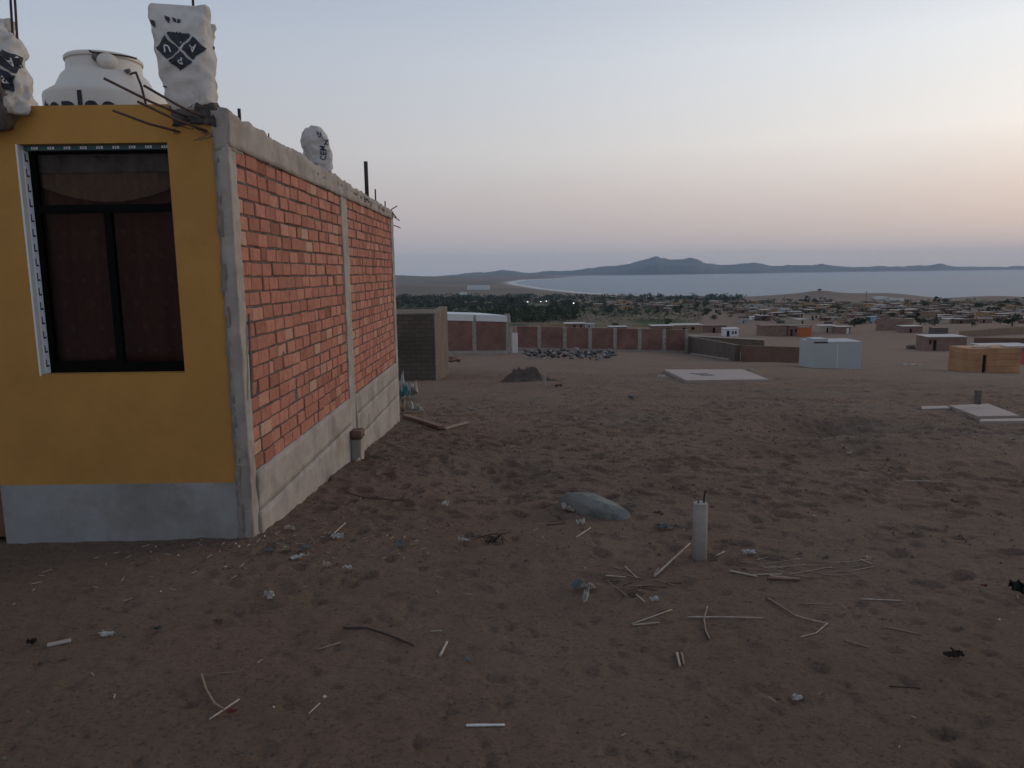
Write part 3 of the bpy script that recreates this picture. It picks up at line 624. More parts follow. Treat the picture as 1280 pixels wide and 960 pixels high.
# big sack on the corner column (bag is upside down: letters too)
pb = P(238, 138, YF+.10); pt_ = P(228, 2, YF+.10)
H1 = pt_.z-pb.z
sk = Sack((pb.x+.010, YF+.12, pb.z-.02), .350, .30, H1-.02, 3, lean=(-.045, 0), rz=.10, topflat=.30, topw=1.05, botw=.90, wr=.020, ears=True)
e = empty('cement_sack', sk.c); tag(e, 'tall white cement sack pulled over the column bars at the house corner', 'sack')
bag = sk.mesh().build('bag', m_sack, smooth=True, loc=sk.c); bag.parent = e; bag.location = (0, 0, 0)
dc = rhombus(sk, .012, H1*.56, .160, .158, {'left': 'U', 'right': 'A', 'bottom': 'P'}).build('printed_emblem', [m_print, m_sacklet], loc=sk.c); dc.parent = e; dc.location = (0, 0, 0)
for q_ in (gridpoly((-.075, H1*.845), (.03, -.012), (.004, -.03), 3), gridpoly((-.035, H1*.84), (.018, -.004), (.008, -.024), 3), gridpoly((-.01, H1*.835), (.02, -.003), (.003, -.026), 3), gridpoly((-.165, H1*.80), (.022, -.01), (.0, -.035), 2), gridpoly((-.155, H1*.21), (.05, 0), (.0, -.008), 2)):
    dm = MB(); sk.decal(dm, q_, 0, .007); k = dm.build('faded_lettering', m_print, loc=sk.c); k.parent = e; k.location = (0, 0, 0)
# folded flap at its right-hand side
pf = P(262, 66, YF+.18); s2 = Sack((pf.x-.03, YF+.20, pf.z-.33), .12, .11, .52, 9, lean=(.01, 0), rz=.4, topflat=.6, topw=1.05, botw=.55, wr=.026, ears=True)
k = s2.mesh().build('bag_flap', m_sack, smooth=True, loc=sk.c); k.parent = e; k.location = (0, 0, 0)
fd = MB(); s2.decal(fd, gridpoly((-.045, .36), (.06, .05), (.05, -.06), 4), 0, .007); k = fd.build('printed_emblem', m_print, loc=sk.c); k.parent = e; k.location = (0, 0, 0)
for (a, b_) in (((240, 20), (240.5, -14)), ((254.5, 40), (254, 11))):
    p0 = P(*a, YF+.15); p1 = P(*b_, YF+.15); w = MB(); w.tube([p0-Vector((0, 0, .5)), p1], .009, 7); hp(w, 'rebar', m_steel)
# left sack over its rough concrete column stub
w = rough_box(-3.90, -3.30, YF-.20, YF+.15, 2.54, 2.84, .03, .05, 5, 71)
w.v = [(-3.47+(x+3.47)*(1-.55*(2.72-z)/.3 if z < 2.72 else 1), y+(.08*(2.72-z)/.2 if z < 2.72 else 0), z) for x, y, z in w.v]
hp(w, 'column_stub', m_concd, smooth=True, weld=.001)
pb = P(6, 140, YF-.02); pt_ = P(6, 22, YF-.02); H2 = pt_.z-pb.z
sk2 = Sack((-3.42, YF-.01, pb.z-.03), .44, .34, H2+.02, 17, lean=(-.05, 0), rz=.30, topflat=.5, topw=.74, botw=1.05, wr=.034)
e = empty('cement_sack', sk2.c); tag(e, 'crumpled white cement sack at the left end above the ochre wall', 'sack')
bag = sk2.mesh().build('bag', m_sack, smooth=True, loc=sk2.c); bag.parent = e; bag.location = (0, 0, 0)
dc = rhombus(sk2, .07, H2*.50, .17, .17, {'left': 'U', 'right': 'A', 'bottom': 'P'}, .25).build('printed_emblem', [m_print, m_sacklet], loc=sk2.c); dc.parent = e; dc.location = (0, 0, 0)
for (a, b_) in (((12, 40), (12, -20)), ((17.5, 40), (17.5, -20))):
    p0 = P(*a, YF+.02); p1 = P(*b_, YF+.02); w = MB(); w.tube([p0-Vector((0, 0, .4)), p1], .008, 7); hp(w, 'rebar', m_steel)
# small sack part-way along the ring beam
pb = PXw(405, 213, XW-.05); pt_ = PXw(401, 157, XW-.05); H3 = .46
sk3 = Sack((XW-.075, pb.y, pb.z-.03), .30, .24, H3, 29, lean=(-.075, 0), rz=.35, topflat=.8, topw=1.0, botw=.80, wr=.024, round=True)
e = empty('cement_sack', sk3.c); tag(e, 'small white sack with blue print standing midway along the ring beam', 'sack')
bag = sk3.mesh().build('bag', m_sack, smooth=True, loc=sk3.c); bag.parent = e; bag.location = (0, 0, 0)
for (x, z, sx, sz, ch) in ((.045, .37, .05, .05, 'SE'), (.05, .20, .11, .05, 'CEM'), (.095, .30, .03, .05, 'N')):
    vs, fs = text_polys(ch, True)
    dm = MB(); sk3.decal(dm, [[(x-vs[i].y*.07, z-.0+vs[i].x*.07) for i in f_] for f_ in fs], 0, .008); k = dm.build('blue_lettering', m_blue, loc=sk3.c); k.parent = e; k.location = (0, 0, 0)
# water tank
TX, TY = P(132, 100, 7.6).x, 7.6
z_sh = P(131, 112, 7.1).z; z_nk = P(131, 82, 7.28).z; z_tp = P(131, 63, 7.28).z
tank = empty('water_tank', (TX, TY, 2.40)); tag(tank, 'cream plastic water tank standing on the roof behind the front wall', 'water tank')
TS = .95
prof = [(.50, 2.40), (.56, 2.46), (.565, 2.8), (.565, 3.0), (.555, 3.01), (.565, 3.02), (.57, z_sh-.12), (.572, z_sh), (.565, z_sh+.03), (.46, z_sh+.10), (.40, z_nk-.04), (.352, z_nk), (.345, z_nk+.02), (.342, z_tp-.03), (.335, z_tp-.015)]
prof = [(r_*(TS if r_ > .38 else .96), z) for r_, z in prof]
def lathe(mb, prof, cx, cy, n=56, m=0, cap=True):
    vs = [(cx+r_*math.cos(2*math.pi*i/n), cy+r_*math.sin(2*math.pi*i/n), z) for r_, z in prof for i in range(n)]
    fs = [(j*n+i, j*n+(i+1) % n, (j+1)*n+(i+1) % n, (j+1)*n+i) for j in range(len(prof)-1) for i in range(n)]
    if cap: fs += [tuple((len(prof)-1)*n+i for i in range(n)), tuple(range(n))[::-1]]
    return mb.add(vs, fs, m)
def tp(mb, name, m, **kw): o = mb.build(name, m, loc=(TX, TY, 2.40), **kw); o.parent = tank; o.location = (0, 0, 0); return o
tp(lathe(MB(), prof, TX, TY), 'tank_body', m_tank, smooth=True)
lid = tp(lathe(MB(), [(.338, z_tp-.035), (.342, z_tp-.028), (.342, z_tp-.005), (.33, z_tp+.008), (.15, z_tp+.02), (.02, z_tp+.022)], TX, TY), 'lid', m_tank, smooth=True)
w = MB(); w.tube([(TX+.05, TY-.346, z_tp-.005)]+[(TX+.346*math.sin(a), TY-.348*math.cos(a), z_tp-.012-.01*math.sin(a*3)) for a in np.linspace(.2, 1.4, 8)], .008, 6); k = w.build('rim_cord', m_steel, loc=(TX, TY, 2.40)); k.parent = lid; k.location = (0, 0, 0)
for (q, dz, r_, l_) in ((.30, -.065, .035, .03), (.98, -.155, .018, .07)):
    x, y = TX+.345*math.sin(q), TY-.345*math.cos(q); w = MB(); w.tube([(x, y, z_tp+dz), (x+l_*math.sin(q), y-l_*math.cos(q), z_tp+dz)], r_, 14); tp(w, 'outlet', m_concd, smooth=True)
w = lathe(MB(), [(.085, 0), (.09, .004), (.0851, .008)], 0, 0, 20); x, y = TX+.345*math.sin(.55), TY-.345*math.cos(.55)
w.v = [(x+px_*math.cos(.55)+.345*0+z*math.sin(.55)*4, y+px_*math.sin(.55)-z*math.cos(.55)*4-.0, z_tp-.09+py_*.8) for px_, py_, z in w.v]; tp(w, 'collar', m_tank, smooth=True)
w = MB(); w.tube([(TX+.31, TY-.16, z_tp-.17), (TX+.42, TY-.26, z_tp-.18), (TX+.48, TY-.3, z_tp-.32), (TX+.52, TY-.32, z_tp-.5), (TX+.53, TY-.33, 2.5)], .011, 8); tp(w, 'hose', m_steel, smooth=True)
vs, fs = text_polys('Rotoplas', True); w = MB(); s_ = .30; zc = P(97, 119, 7.07).z-.115
def tv(v):
    a = v.x*s_/.52-.44; return (TX+.548*math.sin(a), TY-.548*math.cos(a), zc+v.y*s_*1.3)
w.add([tv(v) for v in vs], fs); tp(w, 'lettering', m_print)

# ------------------------------------------------------------------ objects on the ground near the house
# boulder
def boulder(name, pxl, pxr, pyb, hgt, dep, seed, m, label, cat, yaw=0, group=None):
    a = G(pxl, pyb); c = G((pxl+pxr)/2, pyb); wdt = (pxr-pxl)*c.y/FPX
    bm = bmesh.new(); bmesh.ops.create_icosphere(bm, subdivisions=4, radius=1)
    for v in bm.verts:
        p = v.co.copy(); n_ = mn.noise(p*1.1+Vector((seed, 0, 0)))*.28+mn.noise(p*3+Vector((seed, 0, 0)))*.09
        p *= 1+n_
        p = Vector((math.copysign(min(abs(p.x), .96), p.x), math.copysign(min(abs(p.y), .85), p.y), min(p.z, .72)))
        v.co = Vector((p.x*wdt/2, p.y*dep/2, p.z*hgt*1.25))
    me_ = bpy.data.meshes.new(name); bm.to_mesh(me_); bm.free(); me_.materials.append(m); me_.polygons.foreach_set('use_smooth', [True]*len(me_.polygons))
    o = bpy.data.objects.new(name, me_); COL.objects.link(o); o.location = (c.x, c.y+dep*.3, Tz(c.x, c.y+dep*.3)-hgt*.12); o.rotation_euler = (0, 0, yaw)
    return tag(o, label, cat, group)
# long grey stone: own outline (ridge running to the right and down)
c0 = G(697, 633); c1 = G(777, 652)
L_ = (c1-c0).length; ax = Vector((c1.x-c0.x, c1.y-c0.y, 0)).normalized(); side = Vector((-ax.y, ax.x, 0))
bm = bmesh.new()
for (u, v, z) in ((.0, -.05, -.12), (-.02, .17, -.12), (.35, .26, -.12), (1.0, .18, -.12), (1.02, -.02, -.12), (.55, -.07, -.12), (.02, .0, .075), (.03, .13, .09), (.10, .04, .125), (.33, .06, .135), (.36, .18, .125), (.30, .0, .09), (.66, -.03, .055), (.93, .02, .035), (.97, .13, .04), (.72, .19, .07), (1.01, .06, .0), (.68, .06, .095)):
    c = c0.lerp(c1, u); bm.verts.new(c+side*v+Vector((0, 0, z)))
bmesh.ops.convex_hull(bm, input=bm.verts[:]); bmesh.ops.triangulate(bm, faces=bm.faces[:])
for v in [v for v in bm.verts if not v.link_faces]: bm.verts.remove(v)
bmesh.ops.bevel(bm, geom=bm.edges[:], offset=.007, segments=1, affect='EDGES'); bmesh.ops.triangulate(bm, faces=bm.faces[:]); bmesh.ops.subdivide_edges(bm, edges=bm.edges[:], cuts=2, use_grid_fill=True); 
for v in bm.verts: v.co += mn.noise_vector(v.co*9)*.008+mn.noise_vector(v.co*30)*.003
w = MB(); bm.verts.index_update(); w.add([v.co.copy() for v in bm.verts], [tuple(v.index for v in f_.verts) for f_ in bm.faces]); bm.free()
o = w.build('boulder', m_stone, loc=(c0+c1)/2); tag(o, 'long grey wedge shaped boulder lying on the sand', 'boulder')
# cement post with rebar
c = G(874, 702); hp_ = (702-622)*c.y/FPX
pe = empty('cement_post', c); tag(pe, 'pale round cement post with a thin bar at its top', 'post')
w = MB(); w.tube([(0, 0, -.15), (.0, 0, hp_*.5), (-.002, 0, hp_-.004), (-.002, 0, hp_)], [.048, .047, .0465, .044], 20); k = w.build('post_shaft', m_pvc, smooth=False); k.parent = pe
for p_ in k.data.polygons: p_.use_smooth = len(p_.vertices) == 4
w = MB(); w.tube([(.02, 0, hp_-.03), (.022, 0, hp_+.04), (.03, .0, hp_+.085)], .006, 6); w.tube([(-.012, -.01, hp_-.02), (-.02, -.01, hp_+.018)], .005, 6); k = w.build('rebar', m_steel); k.parent = pe
# stakes further back
def stake(pxb, pyb, pyt, r_, m, label):
    c = G(pxb, pyb); h = (pyb-pyt)*c.y/FPX; w = MB(); w.tube([(0, 0, -.1), (.01, 0, h*.6), (.008, 0, h)], [r_, r_*.95, r_*.9], 10); o = w.build('stake', m); o.location = c; tag(o, label, 'stake')
stake(680.5, 482, 467, .045, m_slab, 'short pale stake in front of the dark earth mound')
# sticks: (pixel path, radius, material, label)
def stick(path, r_, m, label, lift=0, cat='stick', group=None, name='dry_stick'):
    ctl = [G(*q) for q in path]; pts = []
    for i in range(len(ctl)-1):
        for k in range(6): pts.append(ctl[i].lerp(ctl[i+1], k/6))
    pts.append(ctl[-1].copy())
    if len(path) == 2:
        for p in pts: p.z = Tz(p.x, p.y)
    else:
        for p in pts: p.z += .3*max(0, Tz(p.x, p.y)-p.z)+.004
    r_ *= .72
    z0, z1 = pts[0].z, pts[-1].z; n_ = len(pts)
    # a stiff stick rests on the high spots instead of following every dent
    if len(path) == 2:
        zs = [p.z-(z0+(z1-z0)*i/(n_-1)) for i, p in enumerate(pts)]; up = max(zs)*.6
        for i, p in enumerate(pts): p.z = z0+(z1-z0)*i/(n_-1)+up
    for i, p in enumerate(pts): p.z += r_*.9+lift*(i/(n_-1)); pass
    w = MB(); w.tube(pts, [r_*(1-.25*i/n_)*random.uniform(.9, 1.1) for i in range(n_)], 7); o = w.build(name, m, smooth=True, loc=pts[0]); return tag(o, label, cat, group)
S = m_straw; S2 = m_straw2; K = m_darktwig
for a in [
 ([(818, 722), (862, 690)], .010, S, 'pale cane leaning up towards the left of the cement post', .05),
 ([(757, 721), (783, 723)], .007, S, 'short pale cane between the carton litter and the leaning cane'),
 ([(781, 709), (797, 724)], .007, S, 'short slanted cane beside the foot of the leaning cane'),
 ([(817, 721), (823, 711)], .006, S, 'stubby cane touching the low end of the leaning cane'),
 ([(790, 781), (840, 763)], .006, S, 'long cane forming the upper arm of a narrow V below the post'),
 ([(791, 782), (824, 779)], .006, S, 'cane forming the lower arm of the narrow V below the post'),
 ([(795, 747), (806, 756)], .008, S, 'short pale chip of cane beside the white scrap'),
 ([(860, 773), (908, 773), (954, 774)], .006, S, 'long straight cane lying level below the post, crossed by a bent cane'),
 ([(884, 760), (880, 776), (882, 790), (887, 801)], .007, S2, 'bent cane crossing the long level cane below the post'),
 ([(912, 715), (946, 722)], .010, S, 'thick pale cane right of the post foot'),
 ([(960, 724), (1000, 726)], .014, m_plank, 'small reddish board among the straw right of the post'),
 ([(962, 721), (998, 724)], .008, S, 'pale cane lying on top of the small reddish board'),
 ([(1077, 750), (1127, 752)], .006, S, 'straight pale cane on bare sand near the right side'),
 ([(960, 750), (978, 761), (993, 771)], .008, S2, 'brown cane slanting down to a crooked thin twig'),
 ([(992, 770), (1012, 776), (1034, 781), (1020, 793), (1001, 798)], .005, S, 'thin crooked twig bent back like a hook'),
 ([(1127, 603), (1176, 604.5)], .007, S, 'lone pale stick on the sand far right of the boulder'),
 ([(1108, 785), (1152, 794)], .005, S2, 'thin brown twig low on the right'),
 ([(1056, 801), (1086, 810)], .005, S2, 'short thin brown twig below the straight pale cane'),
 ([(846, 819), (850, 835)], .009, S, 'left one of two short pale canes lying side by side'),
 ([(852, 818), (855, 832)], .008, S2, 'right one of two short canes lying side by side'),
 ([(550, 822), (559, 804)], .010, S, 'split pale cane stub pointing at the camera, in the middle of the foreground'),
 ([(583, 908.5), (631, 908)], .008, m_scrapw, 'white straight tube lying low in the foreground centre'),
 ([(262, 901), (299, 876)], .007, S, 'pale cane crossing a dark curved twig in the left foreground'),
 ([(252, 845), (258, 864), (268, 881), (280, 889)], .007, S2, 'dark curved twig under the pale cane in the left foreground'),
 ([(398, 813), (426, 804)], .006, S2, 'brown cane left of the long dark root'),
 ([(429, 787), (458, 787), (486, 796), (517, 809)], .009, K, 'long dark root half buried in the sand'),
 ([(440, 600), (433, 616), (450, 622), (500, 627)], .006, K, 'loop of dark wire lying beside the wall'),
 ([(720, 673), (738, 661)], .008, S, 'pale chip of cane just below the boulder'),
 ([(683, 657), (706, 655)], .006, K, 'thin dark twig below the left end of the boulder'),
 ([(1112, 853+6), (1150, 861)], .004, K, 'faint dark twig low at the right edge of the photo'),
 ([(538, 790), (552, 789.5)], .005, S, 'tiny straw above the split cane stub'),
 ([(417, 669), (432, 660)], .008, S, 'pale splinter standing out of the litter near the house corner', .03),
 ([(885, 800), (880, 786)], .004, K, 'fine dark twig under the bent cane'),
 ([(1000, 755), (1040, 757)], .004, S2, 'very thin brown straw right of the straw patch'),
 ([(905, 692), (895, 697)], .007, S, 'tiny cane stub touching the right side of the post foot'),
 ([(760, 729), (786, 748)], .005, S2, 'thin brown twig trailing from the carton litter'),
 ([(386, 893), (400, 880)], .005, S, 'short thin straw in the lower left foreground'),
 ([(276, 842), (296, 841)], .004, S2, 'fine brown twig above the crossed canes'),
 ([(1075, 700), (1090, 706)], .006, S, 'small pale cane at the right end of the straw patch'),
 ]:
    stick(a[0], a[1], a[2], a[3], a[4] if len(a) > 4 else 0)
for k in range(26):
    x = random.uniform(900, 1075); y = random.uniform(699, 720); l_ = random.uniform(14, 60); dy = random.uniform(-13, 14)
    stick([(x, y), (x+l_, y+dy*l_/50)], random.uniform(.002, .0045), random.choice([S, S2, S2]), 'thin dry straw in the straw patch right of the post', 0, 'straw', 'straws of the patch beside the post', 'straw')
for k in range(10):
    x = random.uniform(735, 870); y = random.uniform(706, 735); l_ = random.uniform(10, 40)
    stick([(x, y), (x+l_, y+random.uniform(-5, 8))], random.uniform(.003, .005), random.choice([S2, K]), 'thin brown straw scattered left of the post foot', 0, 'straw', 'straws scattered left of the post', 'straw')
for k in range(12):
    x = random.uniform(606, 634); y = random.uniform(668, 685)
    if k == 0: w = MB(); cbr = G(618, 679)
    p = cbr+Vector((random.uniform(-.08, .08), random.uniform(-.05, .05), 0)); w.tube([p+Vector((0, 0, -.01)), p+Vector((random.uniform(-.07, .07), random.uniform(-.05, .05), .05)), p+Vector((random.uniform(-.16, .16), random.uniform(-.08, .08), .04+random.uniform(-.03, .05)))], [.005, .004, .002], 5)
o = w.build('dry_twig_tangle', K, loc=cbr); tag(o, 'small tangle of dark dry twigs left of the boulder', 'twigs')
# crumpled litter
def crumple(px, py, wpx, hpx, m, label, cat='litter', name='litter_scrap', flat=.45, seed=None, amp=.5, parent=None, sub_=3):
    c = G(px, py); mg_ = 1.05 if name == 'litter_scrap' else (1.5 if name == 'rubbish_bag' else 1); wd_ = mg_*wpx*c.y/FPX; hh = mg_*hpx*c.y/FPX; sd_ = seed if seed is not None else random.uniform(0, 90)
    bm = bmesh.new()
    if name in ('litter_scrap', 'rubbish_bag'):
        n = 9; gv = {}
        for i in range(n):
            for j in range(n):
                u, v = i/(n-1)*2-1, j/(n-1)*2-1; q = Vector((u*1.3+sd_, v*1.3, sd_*.3)); f1 = mn.noise_vector(q); f2 = mn.noise_vector(q*2.7)
                rr_ = 1-.28*max(abs(u), abs(v))*abs(mn.noise(Vector((u*3, v*3, sd_))))*2
                z_ = abs(f1.z)*1.5+abs(f2.z)*.9
                gv[i, j] = bm.verts.new(((u*rr_+f1.x*.7+f2.x*.35)*wd_*.45, (v*rr_+f1.y*.7+f2.y*.35)*max(wd_*.28, hh*.5), .012+z_*hh*.75))
        for i in range(n-1):
            for j in range(n-1):
                if (i in (0, n-2)) and (j in (0, n-2)): continue
                bm.faces.new((gv[i, j], gv[i+1, j], gv[i+1, j+1], gv[i, j+1]))
        for v in [v for v in bm.verts if not v.link_faces]: bm.verts.remove(v)
        bmesh.ops.solidify(bm, geom=bm.faces[:], thickness=.003)
    else:
        bmesh.ops.create_icosphere(bm, subdivisions=sub_, radius=1)
        for v in bm.verts:
            p = v.co.copy(); n_ = abs(mn.noise(p*1.7+Vector((sd_, 0, 0))))*1.6*amp+mn.noise(p*4+Vector((0, sd_, 0)))*amp*.8
            p *= .75+n_; v.co = Vector((p.x*wd_*.5, p.y*wd_*.4, p.z*hh*flat+hh*.25))
    me_ = bpy.data.meshes.new(name); bm.to_mesh(me_); bm.free(); me_.materials.append(m)
    o = bpy.data.objects.new(name, me_); COL.objects.link(o); o.location = c; o.rotation_euler = (0, 0, random.uniform(-.6, .6))
    return tag(o, label, cat)
W = m_scrapw
for a in [
 (401, 597, 17, 18, m_scrapo, 'pale mortar lump against the foot of the brick side wall', 'lump', 'mortar_lump'),
 (448, 577, 7, 6, m_scrapo, 'small pale lump at the foot of the middle wall column', 'lump', 'mortar_lump'),
 (362, 631, 15, 11, m_scrapo, 'crumbled pale mortar beside the wall near the house corner', 'lump', 'mortar_lump'),
 (364, 665, 19, 7, m_scrapo, 'torn beige scrap in front of the house corner, nearest the wall', 'litter', 'litter_scrap'),
 (423, 675, 17, 9, W, 'frayed white scrap with a splinter sticking out, right of the corner litter'),
 (380, 689, 20, 7, m_scrapb, 'pale crumpled plastic in the litter before the house corner'),
 (372, 700, 17, 6, W, 'white curled scrap below the pale crumpled plastic'),
 (337, 691, 14, 6, m_scrapb, 'bluish grey plastic bit left of the corner litter'),
 (357, 688, 9, 5, m_scrapo, 'beige crumb amid the corner litter'),
 (434, 715, 15, 8, W, 'white crumpled paper right below the corner litter'),
 (336, 750, 16, 10, W, 'white crumpled ball alone in the left middle foreground'),
 (410, 709, 13, 6, m_scrapo, 'small beige rag between two white papers'),
 (556, 634, 8, 8, W, 'small white crumpled bit on the open sand midway'),
 (580, 679, 15, 8, W, 'little white litter bit beside the twig tangle'),
 (500, 685, 9, 9, m_scrapb, 'greenish grey bag corner poking out of the sand'),
 (520, 680, 8, 4, m_scrapo, 'beige bit right of the greenish bag corner'),
 (830, 663, 26, 8, m_scrapb, 'flat pale blue plastic sheet scrap left of the post'),
 (726, 657, 10, 9, W, 'white star shaped scrap right below the boulder'),
 (712, 640, 18, 8, m_scrapo, 'beige scrap lying against the front of the boulder'),
 (821, 644, 10, 5, m_plank, 'reddish brown chip on the sand right of the boulder'),
 (818, 754, 11, 8, W, 'tattered white scrap between the carton litter and the V of canes'),
 (935, 694, 19, 7, W, 'white frayed fibre tuft right of the post'),
 (735, 737, 30, 8, m_scrapo, 'crushed pinkish carton in front of the post'),
 (722, 738, 18, 14, m_scrapb, 'grey torn bag piece left on the crushed carton'),
 (732, 756, 7, 22, W, 'white pointed paper strip hanging from the carton litter'),
 (583, 829, 9, 6, m_scrapb, 'small greyish bottle cap right of the split cane stub'),
 (290, 893, 16, 4, m_scrapr, 'red plastic bit by the crossed canes'),
 (40, 808, 12, 11, K, 'dark clod left of the white tile strip'),
 (135, 796, 22, 5, W, 'string of whitish bits in the left foreground'),
 (198, 790, 14, 7, m_stone, 'grey gravelly lump in the left foreground'),
 (272, 780, 12, 5, m_plank, 'small reddish chip in the left foreground'),
 (1192, 824, 24, 9, m_darktwig, 'dark brown clod low on the right'),
 (1275, 745, 36, 22, m_bag, 'dark green plastic bag at the right edge'),
 (994, 877, 14, 7, W, 'white bits low in the foreground right of centre'),
 (1028, 875, 12, 8, m_straw, 'beige husk beside the white bits in the right foreground'),
 (791, 499, 15, 4, m_scrapb, 'pale flat block on the sand beyond the boulder'),
 (640, 561, 6, 3, W, 'tiny white chip on the sand halfway to the mound'),
 (592, 513, 9, 3, W, 'small white scrap on the sand right of the planks'),
 (1062, 568, 8, 4, W, 'white speck at the lip of the hollow'),
 (698, 484, 10, 4, m_concd, 'dark block right of the pale stake'),
 (829, 473, 10, 4, W, 'white litter at the left corner of the concrete slab'),
 (937, 463, 10, 3, W, 'white litter at the right corner of the concrete slab'),
 (1140, 457, 22, 2, W, 'long white strip of litter on the plain beyond the cabin'),
 (1085, 660+40, 7, 4, W, 'white speck on sand right of the straw patch'),
 (1230, 744-8, 7, 5, m_scrapr, 'pinkish speck left of the dark green bag'),
 (860, 567, 9, 4, m_straw, 'beige chip on the sand above the post'),
 ]:
    nm = a[7] if len(a) > 7 else 'litter_scrap'; ct = a[6] if len(a) > 6 else 'litter'
    crumple(a[0], a[1], a[2], a[3], a[4], a[5], ct, nm)
# white tile strip
c0 = G(59, 809); c1 = G(89, 803); w = MB(); d_ = (c1-c0); w.box(0, d_.length, -.017, .017, 0, .009); o = w.build('tile_strip', m_slab, bevel=.002); o.location = c0+Vector((0, 0, .005)); o.rotation_euler = (0, 0, math.atan2(d_.y, d_.x)); tag(o, 'white flat tile strip in the left foreground', 'tile')
# rubbish at the rear foot of the wall: separate bags and rags
for (px, py, wp, hpp, m, lb) in ((499, 491, 20, 14, m_scrapo, 'pale rag draped at the rear foot of the side wall'), (504, 500, 11, 17, m_scrapt, 'turquoise plastic bag in the rubbish at the rear of the wall'), (511, 498, 10, 22, W, 'white plastic strip hanging over the rubbish at the rear of the wall'), (502, 517, 12, 12, m_scrapo, 'beige bag lowest in the rubbish at the rear of the wall'), (516, 516, 18, 10, W, 'white paper spilling right from the rubbish at the rear of the wall'), (494, 490, 12, 10, m_concd, 'dark rag behind the rubbish at the rear of the wall')):
    crumple(px, py, wp, hpp, m, lb, 'rubbish', 'rubbish_bag', flat=.6)
def plank(p0, p1, wd_, th_, m, label, lift=0.0):
    a = G(*p0); b_ = G(*p1); d_ = b_-a; w = MB(); w.box(0, d_.length, -wd_/2, wd_/2, 0, th_); o = w.build('plank', m, bevel=.004); o.location = a+Vector((0, 0, .01)); q = Vector((1, 0, 0)).rotation_difference(d_.normalized()); o.rotation_mode = 'QUATERNION'; o.rotation_quaternion = Vector((d_.x, d_.y, 0)).to_track_quat('X', 'Z') @ Vector((Vector((d_.x, d_.y)).length, 0, d_.z)).to_track_quat('X', 'Z'); tag(o, label, 'plank')
plank((506, 522), (552, 537), .10, .05, m_plank, 'long reddish plank lying right of the rubbish at the wall')
plank((555, 538), (584, 530), .07, .03, m_straw2, 'thin weathered plank meeting the end of the reddish plank')
stick([(527, 524), (545, 524.5)], .012, S, 'upper one of two pale laths beside the long reddish plank')
stick([(530, 527), (543, 528)], .012, S, 'lower one of two pale laths beside the long reddish plank')
# loose gravel and straw crumbs nobody could count
w = MB()
for k in range(6500):
    if 1900 < k < 5800: x, y = random.uniform(-1.8, 11), 4.5+12*random.random()
    elif k < 1900: x, y = random.uniform(-4.2, 9), 1.6+11*random.random()**1.3
    else: x, y = random.gauss(-1.6, .7), random.gauss(5.1, .35)
    if x < XW+.05 and y > YF-.03: continue
    z = Tz(x, y); s_ = random.uniform(.004, .013)*(1.6 if random.random() < .06 else 1); mi = random.choices([0, 1, 2, 3], [5, 3, .8, .35])[0] if not 1900 < k < 5800 else random.choices([0, 4, 2], [5, 4, .25])[0]
    if 1900 < k < 5800: s_ *= random.uniform(.9, 2.1)
    if mi == 2: 
        a_ = random.uniform(0, 3.14); l_ = random.uniform(.015, .06); w.tube([(x, y, z+.004), (x+l_*math.cos(a_), y+l_*math.sin(a_), z+.006)], .0025, 4, 2)
    else:
        pv_ = [(x+s_*random.uniform(.6, 1.2)*math.cos(a_), y+s_*random.uniform(.6, 1.2)*math.sin(a_), z-.002) for a_ in (0, 1.57, 3.14, 4.71)]+[(x+random.uniform(-.3, .3)*s_, y, z+s_*.8)]
        w.add(pv_, [(0, 1, 4), (1, 2, 4), (2, 3, 4), (3, 0, 4)], mi)
o = w.build('gravel', [m_mound, m_concd, m_straw, m_scrapo, m_clod]); tag(o, 'scattered small gravel and straw crumbs on the sand', 'gravel', kind='stuff')

# ------------------------------------------------------------------ middle distance
def at_base(px, py): return G(px, py)
def mound(name, px, py, wpx, hpx, m, label, peaks, cat='mound'):
    c = G(px, py); k = c.y/FPX; mb = MB(); nx, ny = 70, 36; W_, D_ = wpx*k, wpx*k*.6; vs = []
    for i in range(nx+1):
        for j in range(ny+1):
            u = (i/nx-.5)*W_*1.3; v = (j/ny-.2)*D_*1.3; x, y = c.x+u, c.y+v
            h = 0
            for (a, b_, s_, hh) in peaks: h += hh*hpx*k*math.exp(-(((u/W_-a)/s_*1.5)**2+(((v-D_*.3)/D_-b_)/s_*1.0)**2)**.85) 
            n_ = mn.noise(Vector((x*2.5, y*2.5, 0)))+.5*mn.noise(Vector((x*7, y*7, 0)))+.25*mn.noise(Vector((x*17, y*17, 0)))
            vs.append((x, y, Tz(x, y)-.15+h*(1+.35*n_)+(.10*n_*min(1, h*3))))
    mb.add(vs, [(i*(ny+1)+j, (i+1)*(ny+1)+j, (i+1)*(ny+1)+j+1, i*(ny+1)+j+1) for i in range(nx) for j in range(ny)])
    o = mb.build(name, m, loc=c, smooth=True); return tag(o, label, cat)
mound('earth_mound', 662, 477, 78, 25, m_mound, 'dark two humped heap of dug earth beyond the lot', [(-.19, 0, .27, .60), (.13, 0, .24, .58), (.0, 0, .9, .25), (.42, -.1, .25, .14), (-.4, 0, .25, .10)])
